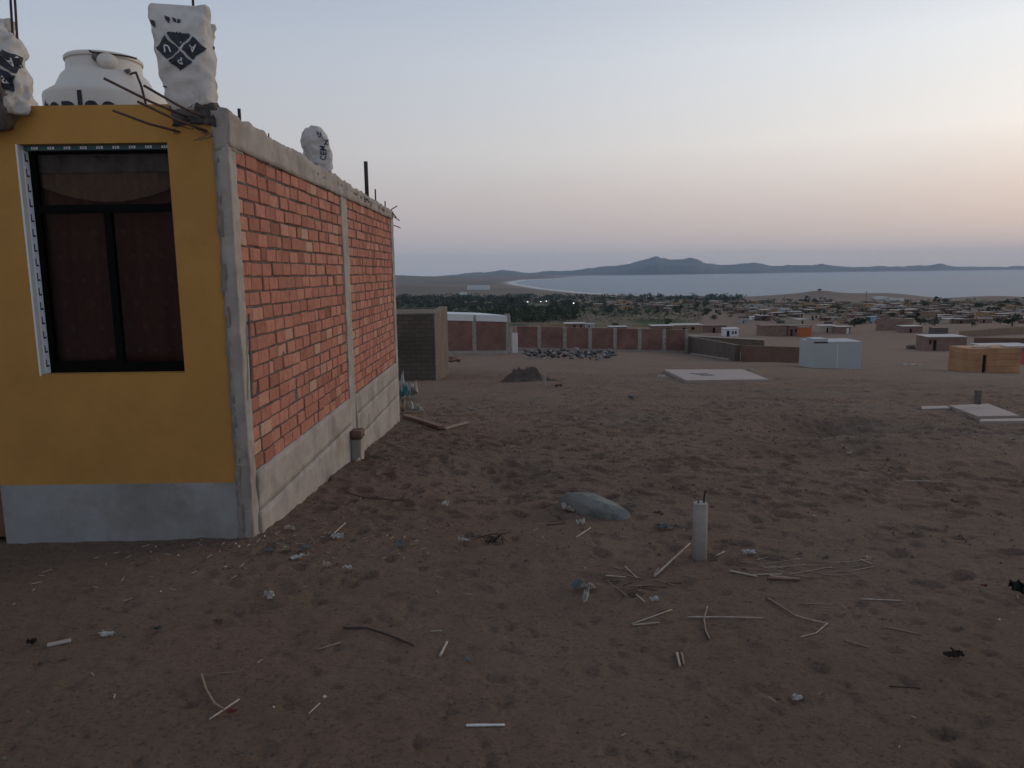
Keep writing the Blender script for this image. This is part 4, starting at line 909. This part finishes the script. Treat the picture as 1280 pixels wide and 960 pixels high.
# rubble row of stones
pro = None
for k in range(170):
    u = random.random(); px = 653+118*u; py = 440+8.5*random.random()+2*u
    if 700 < px < 712 and random.random() < .6: continue
    c = G(px, py); s_ = random.uniform(.10, .27)*c.y/75
    if pro is None or k < 4:
        bm = bmesh.new(); bmesh.ops.create_icosphere(bm, subdivisions=2, radius=1)
        for v in bm.verts: v.co *= 1+.45*mn.noise(v.co*1.3+Vector((k*5, 0, 0)))
        for v in bm.verts: v.co = Vector((v.co.x, v.co.y*.8, v.co.z*.65))
        me_ = bpy.data.meshes.new('rubble_stone'); bm.to_mesh(me_); bm.free(); pro = pro or []; me_.materials.append(mat('rubble_%d' % k, ((.07, .07, .07), (.16, .155, .15), (.04, .04, .042), (.25, .24, .23))[k % 4], .9, .2, 3)); pro.append(me_)
    o = bpy.data.objects.new('rubble_stone', random.choices(pro, [5, 3, 4, 1.5][:len(pro)])[0] if len(pro) == 4 else pro[-1]); COL.objects.link(o); o.location = c+Vector((0, random.uniform(-.2, .5), s_*.3+random.random()*.25)); o.scale = (s_, s_, s_*random.uniform(.7, 1.1)); o.rotation_euler = (random.uniform(-.4, .4), random.uniform(-.4, .4), random.uniform(0, 6))
    tag(o, 'dark stone in the rubble row in front of the perimeter wall', 'stone', 'stones of the rubble row')
def two_pt(p0, p1): return G(*p0), G(*p1)
# dark adobe room behind the house
a = G(545, 475.5); dep = 5.2; x0 = a.x-3.6; h = (475.5-392)*a.y/FPX; rt_ = .0
e = empty('adobe_room', (a.x-1.8, a.y, a.z)); tag(e, 'roofless dark adobe block room just behind the brick house', 'hut')
zb = a.z-1.4
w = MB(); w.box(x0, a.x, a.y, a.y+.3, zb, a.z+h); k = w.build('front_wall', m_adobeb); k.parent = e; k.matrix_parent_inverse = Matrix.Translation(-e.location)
w = MB(); w.box(a.x-.3, a.x, a.y+.302, a.y+dep, zb, a.z+h+.02); k = w.build('side_wall', m_adobe_lit); k.parent = e; k.matrix_parent_inverse = Matrix.Translation(-e.location)
w = MB(); w.box(x0, a.x-.302, a.y+dep-.3, a.y+dep, zb, a.z+h-.02); w.box(x0, x0+.3, a.y+.302, a.y+dep-.302, zb, a.z+h); k = w.build('rear_wall', m_adobeb); k.parent = e; k.matrix_parent_inverse = Matrix.Translation(-e.location)
w = MB()
for q in range(3): w.box(a.x-2.2+q*.1, a.x-.1, a.y+.1+q*1.0, a.y+.18+q*1.0, a.z+h+.022, a.z+h+.07)
k = w.build('roof_pole', m_straw); k.parent = e; k.matrix_parent_inverse = Matrix.Translation(-e.location)
crumple(566, 452, 20, 9, m_plank, 'reddish rubble heap beside the dark adobe room', 'rubble', 'rubble_heap')
# generic wall between two pixels with columns
def local(e): return Matrix.Translation(-e.location)
def wallrun(name, label, cat, p0, p1, h0, h1, th_, m, ncol=0, colm=None, capm=None, bars=False, foot=None, plinth=None):
    A, B = G(*p0), G(*p1); e = empty(name, (A+B)/2); tag(e, label, cat); d_ = Vector((B.x-A.x, B.y-A.y, 0)); Ln = d_.length; ang = math.atan2(d_.y, d_.x)
    def seg(u0, u1, v0, v1, z0f, z1f, nm, mt, n=10):
        mb = MB(); 
        for i in range(n):
            a_, b_ = u0+(u1-u0)*i/n, u0+(u1-u0)*(i+1)/n
            za, zb_ = (A.z+(B.z-A.z)*q/Ln for q in (a_, b_)); ha, hb = (h0+(h1-h0)*q/Ln for q in (a_, b_))
            c = [(a_, v0, za+z0f(ha)), (b_, v0, zb_+z0f(hb)), (b_, v1, zb_+z0f(hb)), (a_, v1, za+z0f(ha)), (a_, v0, za+z1f(ha)), (b_, v0, zb_+z1f(hb)), (b_, v1, zb_+z1f(hb)), (a_, v1, za+z1f(ha))]
            fs = [(0, 3, 2, 1), (4, 5, 6, 7), (0, 1, 5, 4), (2, 3, 7, 6)]
            if i == 0: fs.append((0, 4, 7, 3))
            if i == n-1: fs.append((1, 2, 6, 5))
            mb.add(c, fs)
        mb.v = [(A.x+x*math.cos(ang)-y*math.sin(ang), A.y+x*math.sin(ang)+y*math.cos(ang), z) for x, y, z in mb.v]
        o = mb.build(nm, mt, loc=e.location); o.parent = e; o.location = (0, 0, 0); return o
    cw = .34
    if plinth:
        seg(0, Ln, -.02, th_+.02, lambda h: -1.5, lambda h: plinth, 'plinth', colm)
    seg(0, Ln, 0, th_, lambda h: (plinth or -1.5), lambda h: h, 'wall_panel', m)
    for k in range(ncol):
        u = Ln*k/(ncol-1) if ncol > 1 else 0; u = min(max(u, cw/2), Ln-cw/2)
        c_ = seg(u-cw/2, u+cw/2, -.04, th_+.04, lambda h: -1.5, lambda h: h+.015, 'column', colm, 1)
        if bars:
            mb = MB(); x, y = A.x+u*math.cos(ang), A.y+u*math.sin(ang); zt_ = A.z+(B.z-A.z)*u/Ln+h0+(h1-h0)*u/Ln
            for dx in (-.09, .09): mb.tube([(x+dx, y+th_/2, zt_-.1), (x+dx+random.uniform(-.03, .03), y+th_/2, zt_+random.uniform(.5, 1.1))], .016, 5)
            r_ = mb.build('rebar', m_steel, loc=e.location); r_.parent = c_
    if capm: seg(0, Ln, -.05, th_+.05, lambda h: h+.017, lambda h: h+.017+capm[1], 'coping', capm[0])
    if foot: seg(0, Ln, -.5, -.05, lambda h: -1, lambda h: .10, 'footing_strip', foot)
    return e, A, B
gq = G(700, 440).y/FPX
wallrun('perimeter_wall', 'long red brick perimeter wall with grey columns across the middle', 'wall', (642, 437), (860, 441.5), 33*gq, 34*gq, .25, m_bfar, 8, m_conc, None, True, None, .22)
e, A, B = wallrun('brick_building', 'red brick building with whitewashed top band at the left end of the perimeter wall', 'house', (560, 443.5), (638, 442.5), 38*gq, 37*gq, 5.0, m_bfar, 0, m_conc, (m_white, .48), False, None, .28)
for (px, pw) in ((592, 6), (634.5, 6)):
    c = G(px, 443.2); c.y = A.y+(B.y-A.y)*((px-560)/78); hw = pw*gq*.5; w = MB(); w.box(c.x-hw, c.x+hw, c.y-.06, c.y+.2, A.z-1, A.z+38*gq+.3); k = w.build('column', m_conc, loc=e.location); k.parent = e; k.location = (0, 0, 0)
c = G(644, 441); h = 25*gq; w = MB(); w.box(-.22, .22, -.05, .05, -.2, h); w.box(-.30, -.222, -.08, .08, -.2, h+.08); o = w.build('white_gate_leaf', m_white); o.location = c+Vector((0, -.6, 0)); o.rotation_euler = (0, 0, .5); tag(o, 'narrow white door leaf standing at the end of the brick building', 'door')
# adobe compound
kA = G(925, 452).y/FPX
hA = 21*kA
wallrun('adobe_wall', 'dark olive adobe wall slanting back from the compound corner', 'wall', (925, 451.8), (861, 440.5), hA, 21*G(861, 440.5).y/FPX, .35, m_adobe, 0, None, None, False, None)
wallrun('adobe_wall', 'reddish brown adobe wall running up to the pale cabin', 'wall', (925.5, 452), (1007, 453.5), hA, hA*1.0, -.35, m_adober, 0)
wallrun('adobe_wall', 'rear adobe wall of the compound with a pale top', 'wall', (862, 438.5), (955, 440), 18*G(862, 438.5).y/FPX, 16*G(862, 438.5).y/FPX, .35, m_adobe, 0, None, (m_tin, .12))
plank((866, 443), (915, 450.5), .5, .12, m_slab, 'pale concrete footing strip at the foot of the olive adobe wall')
# concrete slabs
def slab(name, corners, th_, m, label, cat='slab'):
    ps = [G(*c) for c in corners]; n_ = len(ps); w = MB(); zs = [p.z for p in ps]; 
    top = [(p.x, p.y, p.z+th_) for p in ps]; bot = [(p.x, p.y, p.z-.4) for p in ps]
    w.add(top+bot, [tuple(range(n_)), tuple(range(n_, 2*n_))[::-1]]+[(i, i+n_, (i+1) % n_+n_, (i+1) % n_) for i in range(n_)]); 
    o = w.build(name, m, weld=.001, loc=sum(ps, Vector())/n_); tag(o, label, cat); return o, ps
so_, ps = slab('concrete_slab', [(858, 479), (961, 477.5), (928, 464), (830, 464.5)], .09, m_slab, 'bare pale concrete slab with dark scrawl in mid field')
w = MB(); zz_ = .095
def onslab(u, v):
    a_ = ps[3].lerp(ps[2], u); b_ = ps[0].lerp(ps[1], u); p = a_.lerp(b_, v); return p+Vector((0, 0, zz_))
random.seed(4)
for (u0, u1, v) in ((.20, .41, .52), (.28, .42, .64)):
    u = u0
    while u < u1:
        q = [onslab(u, v+random.uniform(-.06, .06)), onslab(u+.012, v+random.uniform(-.07, .07)), onslab(u+.028, v+random.uniform(-.05, .05))]
        for s0, s1 in ((0, 1), (1, 2)):
            d_ = (q[s1]-q[s0]); n_ = Vector((-d_.y, d_.x, 0)).normalized()*.05; w.add([q[s0]-n_, q[s1]-n_, q[s1]+n_, q[s0]+n_], [(0, 1, 2, 3)])
        u += .022
k = w.build('scrawled_writing', m_print, loc=so_.location); k.parent = so_; k.location = (0, 0, 0)
e_, ps2 = slab('concrete_slab', [(1222, 525.5), (1274, 524.5), (1235, 509), (1186, 511)], .07, m_slab, 'pale slab carrying a short dark post at the right')
slab('concrete_slab', [(1224, 529), (1290, 528), (1284, 525), (1226, 526)], .03, m_slab, 'thin pale step strip along the front of the right slab')
slab('concrete_slab', [(1152, 513), (1188, 512), (1184, 509), (1152, 509.5)], .03, m_slab, 'thin pale strip of concrete left of the right slab')
c = G(1221, 513); w = MB(); w.tube([(0, 0, .0), (0, 0, 18*c.y/FPX)], .06, 14); o = w.build('slab_post', m_concd); o.location = c+Vector((0, 0, .12)); tag(o, 'short dark grey post standing on the right concrete slab', 'post')

# ------------------------------------------------------------------ houses in the plain
def dhouse(name, px0, px1, pyb, pyt, wm, rm, label, dep=1.0, door=None, wins=(), yaw=0, group=None, tilt=.15, over=.12, doorm=None, parts=True):
    a = G(px0, pyb); b_ = G(px1, pyb); y = (a.y+b_.y)/2; k = y/FPX; W_ = (px1-px0)*k; h = (pyb-pyt)*k; cx = (a.x+b_.x)/2
    D_ = max(W_*dep, 2.0); z = Tz(cx, y)
    e = empty(name, (cx, y, z), yaw); tag(e, label, 'house', group)
    t_ = min(.25, W_*.08); w = MB()
    x0, x1 = -W_/2, W_/2; dw = []
    # front wall with real openings
    ops = []
    if door: ops.append((x0+W_*door[0], x0+W_*(door[0]+door[1]), -1.2, h*door[2]))
    for (u, ww, v0, v1) in wins: ops.append((x0+W_*u, x0+W_*(u+ww), h*v0, h*v1))
    ops.sort(); cur = x0
    for (a0, a1, z0, z1) in ops:
        if a0 > cur: w.box(cur, a0, 0, t_, -1.2, h)
        if z0 > -1: w.box(a0, a1, 0, t_, -1.2, z0)
        w.box(a0, a1, 0, t_, z1, h); cur = a1
    w.box(cur, x1, 0, t_, -1.2, h); w.box(x0, x0+t_, t_, D_, -1.2, h); w.box(x1-t_, x1, t_, D_, -1.2, h); w.box(x0+t_, x1-t_, D_-t_, D_, -1.2, h)
    o = w.build('wall', wm); o.parent = e
    w = MB(); o_v = over*min(W_, 4)*.4; rt2 = .07+.015*h
    w.box(x0-o_v, x1+o_v, -o_v, D_+o_v, h+.004, h+.004+rt2); w.v = [(x, y_, zc_+tilt*(y_/D_)*.5*h*.3) for x, y_, zc_ in w.v]; o = w.build('roof', rm); o.parent = e
    if door: w = MB(); w.box(x0+W_*door[0]+.02, x0+W_*(door[0]+door[1])-.02, t_*.4, t_*.7, -.1, h*door[2]-.02); o = w.build('door', doorm or m_dark); o.parent = e
    for (u, ww, v0, v1) in wins: w = MB(); w.box(x0+W_*u+.02, x0+W_*(u+ww)-.02, t_*.5, t_*.7, h*v0+.02, h*v1-.02); o = w.build('window', m_dark); o.parent = e
    return e
# white cabin with raised left tank part
e = dhouse('panel_cabin', 1014.5, 1075.5, 460.5, 428.5, m_cabin, m_cabin, 'windowless pale blue white cabin at the end of the reddish adobe wall', .75, None, (), 0, None, 0, 0.0)
kc = G(1040, 460.5).y/FPX; w = MB(); w.box(-30.5*kc, -13*kc, .0, (.4)*62*kc, 32.5*kc, 38*kc); o = w.build('raised_corner', m_cabin); o.parent = e
w = MB(); w.box(-.02, .02, -.01, -.002, 0, 31*kc); o = w.build('panel_seam', m_white); o.parent = e
PLY = dhouse('plywood_cabin', 1206, 1275, 466, 436.5, m_plyw, m_plyw, 'orange tan board cabin with black doorway at the right', .5, (.27, .075, .78), (), .06, None, .0, .0)
for (u0, u1, v0, v1) in ((-.30, .02, .25, .40), (.28, .62, .15, .45)):
    kq = G(1234, 466).y/FPX; w = MB(); w.box(u0*69*kq, u1*69*kq, v0*40*kq, v1*40*kq, 29.9*kq+.10, 29.9*kq+.16); o = w.build('roof_sheet', m_tin); o.parent = PLY
dhouse('brick_hut', 1240, 1300, 455, 435, m_bfar2, m_tin, 'brick hut with red board door behind the orange tan cabin', .8, (.5, .2, .8), (), 0, None, .1, .1, m_pink)
dhouse('brick_house', 1160, 1207, 438, 421.5, m_bfar2, m_tin, 'reddish brick house with pale flat roof above the orange tan cabin', .7, (.14, .09, .8), ((.04, .06, .45, .8),), -.08, None, .1, .1)
crumple(1139, 436, 12, 7, m_concd, 'dark low heap left of the reddish brick house', 'heap', 'stone_heap')
dhouse('brick_hut', 706, 731, 413, 404.5, m_bfar2, m_tin, 'small brick hut with pale roof showing above the perimeter wall', .8, (.42, .12, .8), ((.75, .1, .4, .8),))
dhouse('white_hut', 732, 743, 413, 405, m_cabin, m_cabin, 'tiny white hut beside the small brick hut above the perimeter wall', .8, None, ((.3, .2, .4, .75),))
dhouse('shed', 762, 784, 413, 409, m_concd, m_tin, 'low dark shed with pale roof above the perimeter wall', .8)
dhouse('brick_hut', 815, 841, 418, 407.5, m_bfar2, m_tin, 'wide hut with dark open front behind the right end of the perimeter wall', .8, (.15, .7, .7))  # near-black panel fills the open front, painted in place of the shade inside
dhouse('brick_hut', 842, 878, 416, 406.5, m_adobel, m_tin, 'tan hut with pale roof right of the wide open fronted hut', .7, (.3, .1, .7), ((.6, .12, .4, .75),))
dhouse('brick_hut', 879, 908, 416, 407, m_bfar2, m_tinb, 'brown brick hut left of the little white house', .7, (.4, .12, .7))
dhouse('white_house', 905, 923, 420.5, 411, m_white, m_white, 'little white house with two dark windows beyond the adobe compound', .7, (.18, .2, .75), ((.55, .13, .3, .7), (.75, .13, .3, .7)))
dhouse('brick_wall_house', 952, 983, 420, 407, m_bfar2, m_tinb, 'red brown brick house left of the orange house', .7)
dhouse('orange_house', 985, 1014, 420, 407.5, m_bfar2, m_tinb, 'brick and orange house behind the pale cabin', .8, (.1, .1, .7), ((.3, .1, .4, .75),))
dhouse('orange_hut', 1000, 1014, 421, 409.5, m_orange, m_tinb, 'bright orange hut standing before the brick house behind the cabin', .8)
dhouse('cream_house', 1025, 1045, 416, 407.5, m_crm, m_tin, 'cream house with pale roof right of the orange hut', .8, (.4, .12, .7))
dhouse('cream_house', 1046, 1063, 417, 408.5, m_bfar2, m_tin, 'brick house with pale roof next to the cream house', .8, (.7, .2, .85), (), 0, None, .1, .1, m_white)
dhouse('brick_house', 1130, 1153, 416, 408, m_bfar2, m_tin, 'small brick house with pale roof on the plain right of the dark wall', .8, (.3, .12, .7))
dhouse('stone_hut', 1168, 1185, 417, 410, m_concd, m_tinb, 'small dark stone hut above the reddish brick house', .8)
dhouse('blue_hut', 1087, 1096, 403, 396, m_far_bl, m_tin, 'small sky blue hut between dark trees on the right plain', .8)
dhouse('cream_house', 1186, 1210, 404, 399, m_crm, m_tin, 'long cream house beside dark trees on the right plain', .8, (.5, .08, .7))
dhouse('white_house', 940, 955, 377+23, 396, m_white, m_white, 'white house near the middle of the distant village', .8)
wallrun('brick_wall', 'low reddish brick wall in the right plain beyond the cabin', 'wall', (1095, 413), (1140, 412), 14*G(1100, 413).y/FPX, 12*G(1100, 413).y/FPX, .25, m_bfar2, 0)
wallrun('adobe_wall', 'long brown wall at the right beyond the brick house', 'wall', (1217, 431), (1300, 434), 9*G(1220, 431).y/FPX, 10*G(1220, 431).y/FPX, .3, m_adober, 0)
wallrun('adobe_wall', 'tan field wall highest at the right edge of the plain', 'wall', (1200, 421), (1290, 417), 7*G(1220, 420).y/FPX, 10*G(1220, 420).y/FPX, .3, m_adobel, 0)
wallrun('adobe_wall', 'grey low wall showing just above the perimeter wall', 'wall', (676, 413), (706, 413), 8*G(700, 413).y/FPX, 8*G(700, 413).y/FPX, .3, m_adobel, 0)
dhouse('greenhouse', 584, 612, 362.3, 357.3, m_white, m_white, 'long white sheds at the edge of the far plain', .3)
dhouse('greenhouse', 575, 583, 368.5, 365.5, m_white, m_white, 'small white tent shed left below the long white sheds', .6)
# distant village houses
random.seed(23)
WM = [(m_bfar2, 'brick'), (m_och, 'ochre'), (m_crm, 'cream'), (m_adobel, 'tan'), (m_whv, 'white'), (m_adober, 'brown'), (m_concd, 'grey')]
VIL = [('left', 590, 760, 373, 384, 30, 'in the far village among the dark trees'), ('middle', 745, 930, 373, 393, 70, 'in the far village beyond the green field'), ('right', 930, 1290, 378, 405, 210, 'in the far village below the headland')]
kk = 0; used = []
for (rn, xa, xb, ya, yb, n_, where) in VIL:
    for k in range(n_):
        for tr in range(30):
            px = random.uniform(xa, xb); py = ya+(yb-ya)*random.random()**1.1; wpx = random.uniform(6, 15)*(.45+.6*(py-365)/30)
            if 690 < px < 880 and 389 < py: continue
            if all(abs(px-u[0]) > (wpx+u[2])*.52 or abs(py-u[1]) > 1.1 for u in used): break
        used.append((px, py, wpx)); m_, nm = random.choices(WM, [5, 3, 2, 5, 1.2, 5, 3])[0]
        rm = random.choice([m_tinv, m_tinv, m_tinb, m_concd, m_tin, m_adobe]); hpx = wpx*random.uniform(.26, .42)
        big = py > 386
        dhouse('village_house', px-wpx/2, px+wpx/2, py, py-hpx, m_, rm, 'tiny %s walled flat roofed house %s' % (nm, where), random.uniform(.7, 1.1), (.3, .16, .72) if big else None, ((.62, .16, .35, .72),) if big and random.random() < .6 else (), random.uniform(-.5, .5), 'tiny %s houses %s' % (nm, where), .1, .1)
# white houses on the shore by the headland
for (x0, x1, yb, yt, lb) in ((1096, 1109, 374.5, 371, 'white house on the shore right of the headland'), (1110, 1120, 375.5, 372.5, 'grey white house next along the shore from the white house'), (1122, 1130, 376, 373, 'last pale house on the shore before the second headland')):
    dhouse('shore_house', x0, x1, yb, yt, m_white, m_tin, lb, .8)

# ------------------------------------------------------------------ trees
def crown(seed, n=260, lobes=9, asp=1.0):
    rs = random.Random(seed); mb = MB(); L_ = [(rs.uniform(-.55, .55), rs.uniform(-.55, .55), rs.uniform(-.35, .5)*asp, rs.uniform(.28, .5)) for _ in range(lobes)]
    for k in range(n):
        lx, ly, lz, lr = rs.choice(L_); d_ = Vector((rs.gauss(0, 1), rs.gauss(0, 1), rs.gauss(0, 1))).normalized()*lr*rs.uniform(.5, 1.05); p = Vector((lx, ly, lz))+d_
        a = Vector((rs.gauss(0, 1), rs.gauss(0, 1), rs.gauss(0, 1))).normalized(); b_ = a.orthogonal().normalized(); c = a.cross(b_); s_ = rs.uniform(.07, .17)
        mb.add([p-b_*s_, p+c*s_*.6, p+b_*s_, p-c*s_*.6], [(0, 1, 2, 3)], 0 if rs.random() < .65 else 1)
    return mb
protoT = []
for i, asp in enumerate((1.0, 1.1, 1.5, .8)):
    root = empty('tree', (0, 0, 0)); cb = crown(40+i, 260, 9, asp); cr_ = cb.build('crown', [m_green1, m_green2]); cr_.parent = root; cr_.location = (0, 0, .95); cr_.scale = (1.15, 1.15, 1.0*asp)
    w = MB(); w.tube([(0, 0, -.2), (.03, 0, .5), (.0, .02, 1.0)], [.10, .07, .04], 6); w.tube([(.02, 0, .5), (.25, .1, 1.0)], [.05, .025], 5); w.tube([(.02, 0, .55), (-.22, -.1, 1.05)], [.05, .025], 5); k = w.build('trunk', m_trunk); k.parent = root
    protoT.append(root)
usedp = set()
def tree(px, pyb, hpx, label, group, wide=1.0):
    i = random.randrange(4); c = G(px, pyb); s_ = hpx*c.y/FPX/2.0
    if i in usedp: o = copy_tree(protoT[i])
    else: o = protoT[i]; usedp.add(i)
    o.location = c; o.scale = (s_*wide, s_*wide, s_); o.rotation_euler = (0, 0, random.uniform(0, 6)); tag(o, label, 'tree', group)
random.seed(31)
for k in range(80): tree(random.uniform(492, 720), random.uniform(380, 402), random.uniform(6, 11), 'dark bushy tree by the green fields left of centre', 'trees by the green fields', random.uniform(1, 1.6))
for k in range(60): tree(random.uniform(700, 920), random.uniform(376, 394), random.uniform(4, 8), 'small dark tree in the far village beyond the green field', 'trees in the middle village', random.uniform(1, 1.7))
ctr = [(random.uniform(900, 1290), random.uniform(378, 404)) for _ in range(20)]
for k in range(90):
    q_ = random.choice(ctr); tree(q_[0]+random.gauss(0, 14), min(405, max(378, q_[1]+random.gauss(0, 1.6))), random.uniform(3, 8), 'small dark tree among the houses below the headland', 'trees in the right village', random.uniform(1, 1.9))
for (px, py, h, lb) in ((1068, 408, 13, 'broad dark tree left of the sky blue hut'), (1080, 405, 10, 'rounder dark tree touching the left of the sky blue hut'), (1150, 406, 11, 'dark tree left of the long cream house'), (1168, 407, 12, 'wide dark tree pair right of the blue hut'), (1215, 408, 9, 'dark bush right of the long cream house'), (1265, 408, 18, 'tall dark tree at the right edge of the plain'), (1250, 405, 10, 'dark tree left of the tall tree at the right edge'), (1024, 364.5, 5, 'lone tree on top of the headland'), (641, 384, 17, 'tallest dark tree rising from the tree belt'), (652, 386, 10, 'dark tree right of the tallest tree'), (770, 409, 8, 'dark bush above the perimeter wall beside the low shed'), (835, 406, 7, 'dark bush behind the wide open fronted hut'), (660, 404, 12, 'round dark tree above the left end of the perimeter wall'), (1280, 374, 4, 'small tree on the second headland at the right edge')):
    tree(px, py, h, lb, None, 1.35)
# tree belts that read as one mass
def wood(name, label, spec, nper):
    mb = MB(); rs = random.Random(77)
    for (x0, x1, y0, y1, hpx, n_) in spec:
        for k in range(n_):
            c = G(rs.uniform(x0, x1), rs.uniform(y0, y1)); h = hpx*rs.uniform(.5, 1.2)*c.y/FPX; wd_ = h*rs.uniform(.7, 1.4)
            for q in range(nper):
                p = c+Vector((rs.gauss(0, .4)*wd_, rs.gauss(0, .4)*wd_, h*(.12+.8*rs.random())))
                a = Vector((rs.gauss(0, 1), rs.gauss(0, 1), rs.gauss(0, 1))).normalized(); b_ = a.orthogonal().normalized(); cc = a.cross(b_); s_ = h*rs.uniform(.12, .26)
                mb.add([p-b_*s_, p+cc*s_*.6, p+b_*s_, p-cc*s_*.6], [(0, 1, 2, 3)], 0 if rs.random() < .7 else 1)
    o = mb.build(name, [m_green1, m_green2]); return tag(o, label, 'woods', kind='stuff')
wood('tree_belt', 'dark belts of far trees between fields and village', [(490, 660, 373, 379, 6, 300), (490, 660, 380, 387, 5, 260), (640, 930, 371, 377, 4.6, 420), (600, 760, 377, 386, 4, 110), (880, 1290, 375, 384, 3, 130), (680, 850, 380, 389, 4, 90), (490, 720, 388, 402, 5, 240), (600, 660, 392, 404, 8, 60), (640, 720, 390, 404, 5, 110), (700, 880, 388, 397, 3, 150), (900, 1290, 378, 392, 3.2, 420), (960, 1290, 390, 404, 4, 160)], 26)
wood('field_bushes', 'low green bushes of the cultivated fields', [(500, 880, 386, 404, 2.2, 1300)], 14)
# street lamps already lit, and power poles
m_lamp = bpy.data.materials.new('lit_lamp'); m_lamp.use_nodes = True; t = m_lamp.node_tree; b = t.nodes['Principled BSDF']; b.inputs['Emission Color'].default_value = (.95, 1, 1, 1); b.inputs['Emission Strength'].default_value = 3.0
for (px, pb, pt2, lb) in ((659.5, 384, 377.5, 'leftmost lit street lamp in the dark tree belt'), (676, 383.5, 377, 'lit street lamp second from left in the tree belt'), (683, 383, 376.5, 'right one of the close pair of lit lamps in the tree belt'), (717, 387, 379, 'faint lit street lamp farthest right in the tree belt')):
    c = G(px, pb); h = (pb-pt2)*c.y/FPX; e = empty('street_lamp', c); tag(e, lb, 'street lamp')
    w = MB(); w.tube([(0, 0, -.5), (0, 0, h), (.0, -.6, h+.2)], .09, 6); k = w.build('pole', m_concd); k.parent = e
    w = MB(); s_ = .6; w.box(-s_, s_, -1.0, -.5, h-.2, h+.35); k = w.build('lamp_head', m_lamp, bevel=.15); k.parent = e
for i, (px, pb, hpx, lb) in enumerate(((1082, 386, 22, 'thin utility pole rising against the sea near the shore houses'), (980, 386, 17, 'thin utility pole left of the headland top'), (1160, 391, 18, 'thin utility pole before the second headland'), (1268, 402, 26, 'thin utility pole beside the tall tree at the right edge'), (795, 396, 20, 'thin utility pole over the green field'), (860, 394, 17, 'thin utility pole at the right end of the green field'))):
    c = G(px, pb); h = hpx*c.y/FPX; w = MB(); r_ = .00026*c.y; w.tube([(0, 0, -.5), (0, 0, h)], [r_*1.2, r_], 6); w.box(-h*.06, h*.06, -r_*.6, r_*.6, h*.93, h*.945); o = w.build('utility_pole', m_concd); o.location = c; tag(o, lb, 'utility pole')
print('GDBG', [tuple(round(v, 1) for v in G(*q)) for q in ((545, 475), (700, 440), (925, 452), (1040, 460), (1200, 466), (1180, 438), (900, 478), (1230, 515), (760, 400), (640, 380), (1025, 364), (800, 374))])
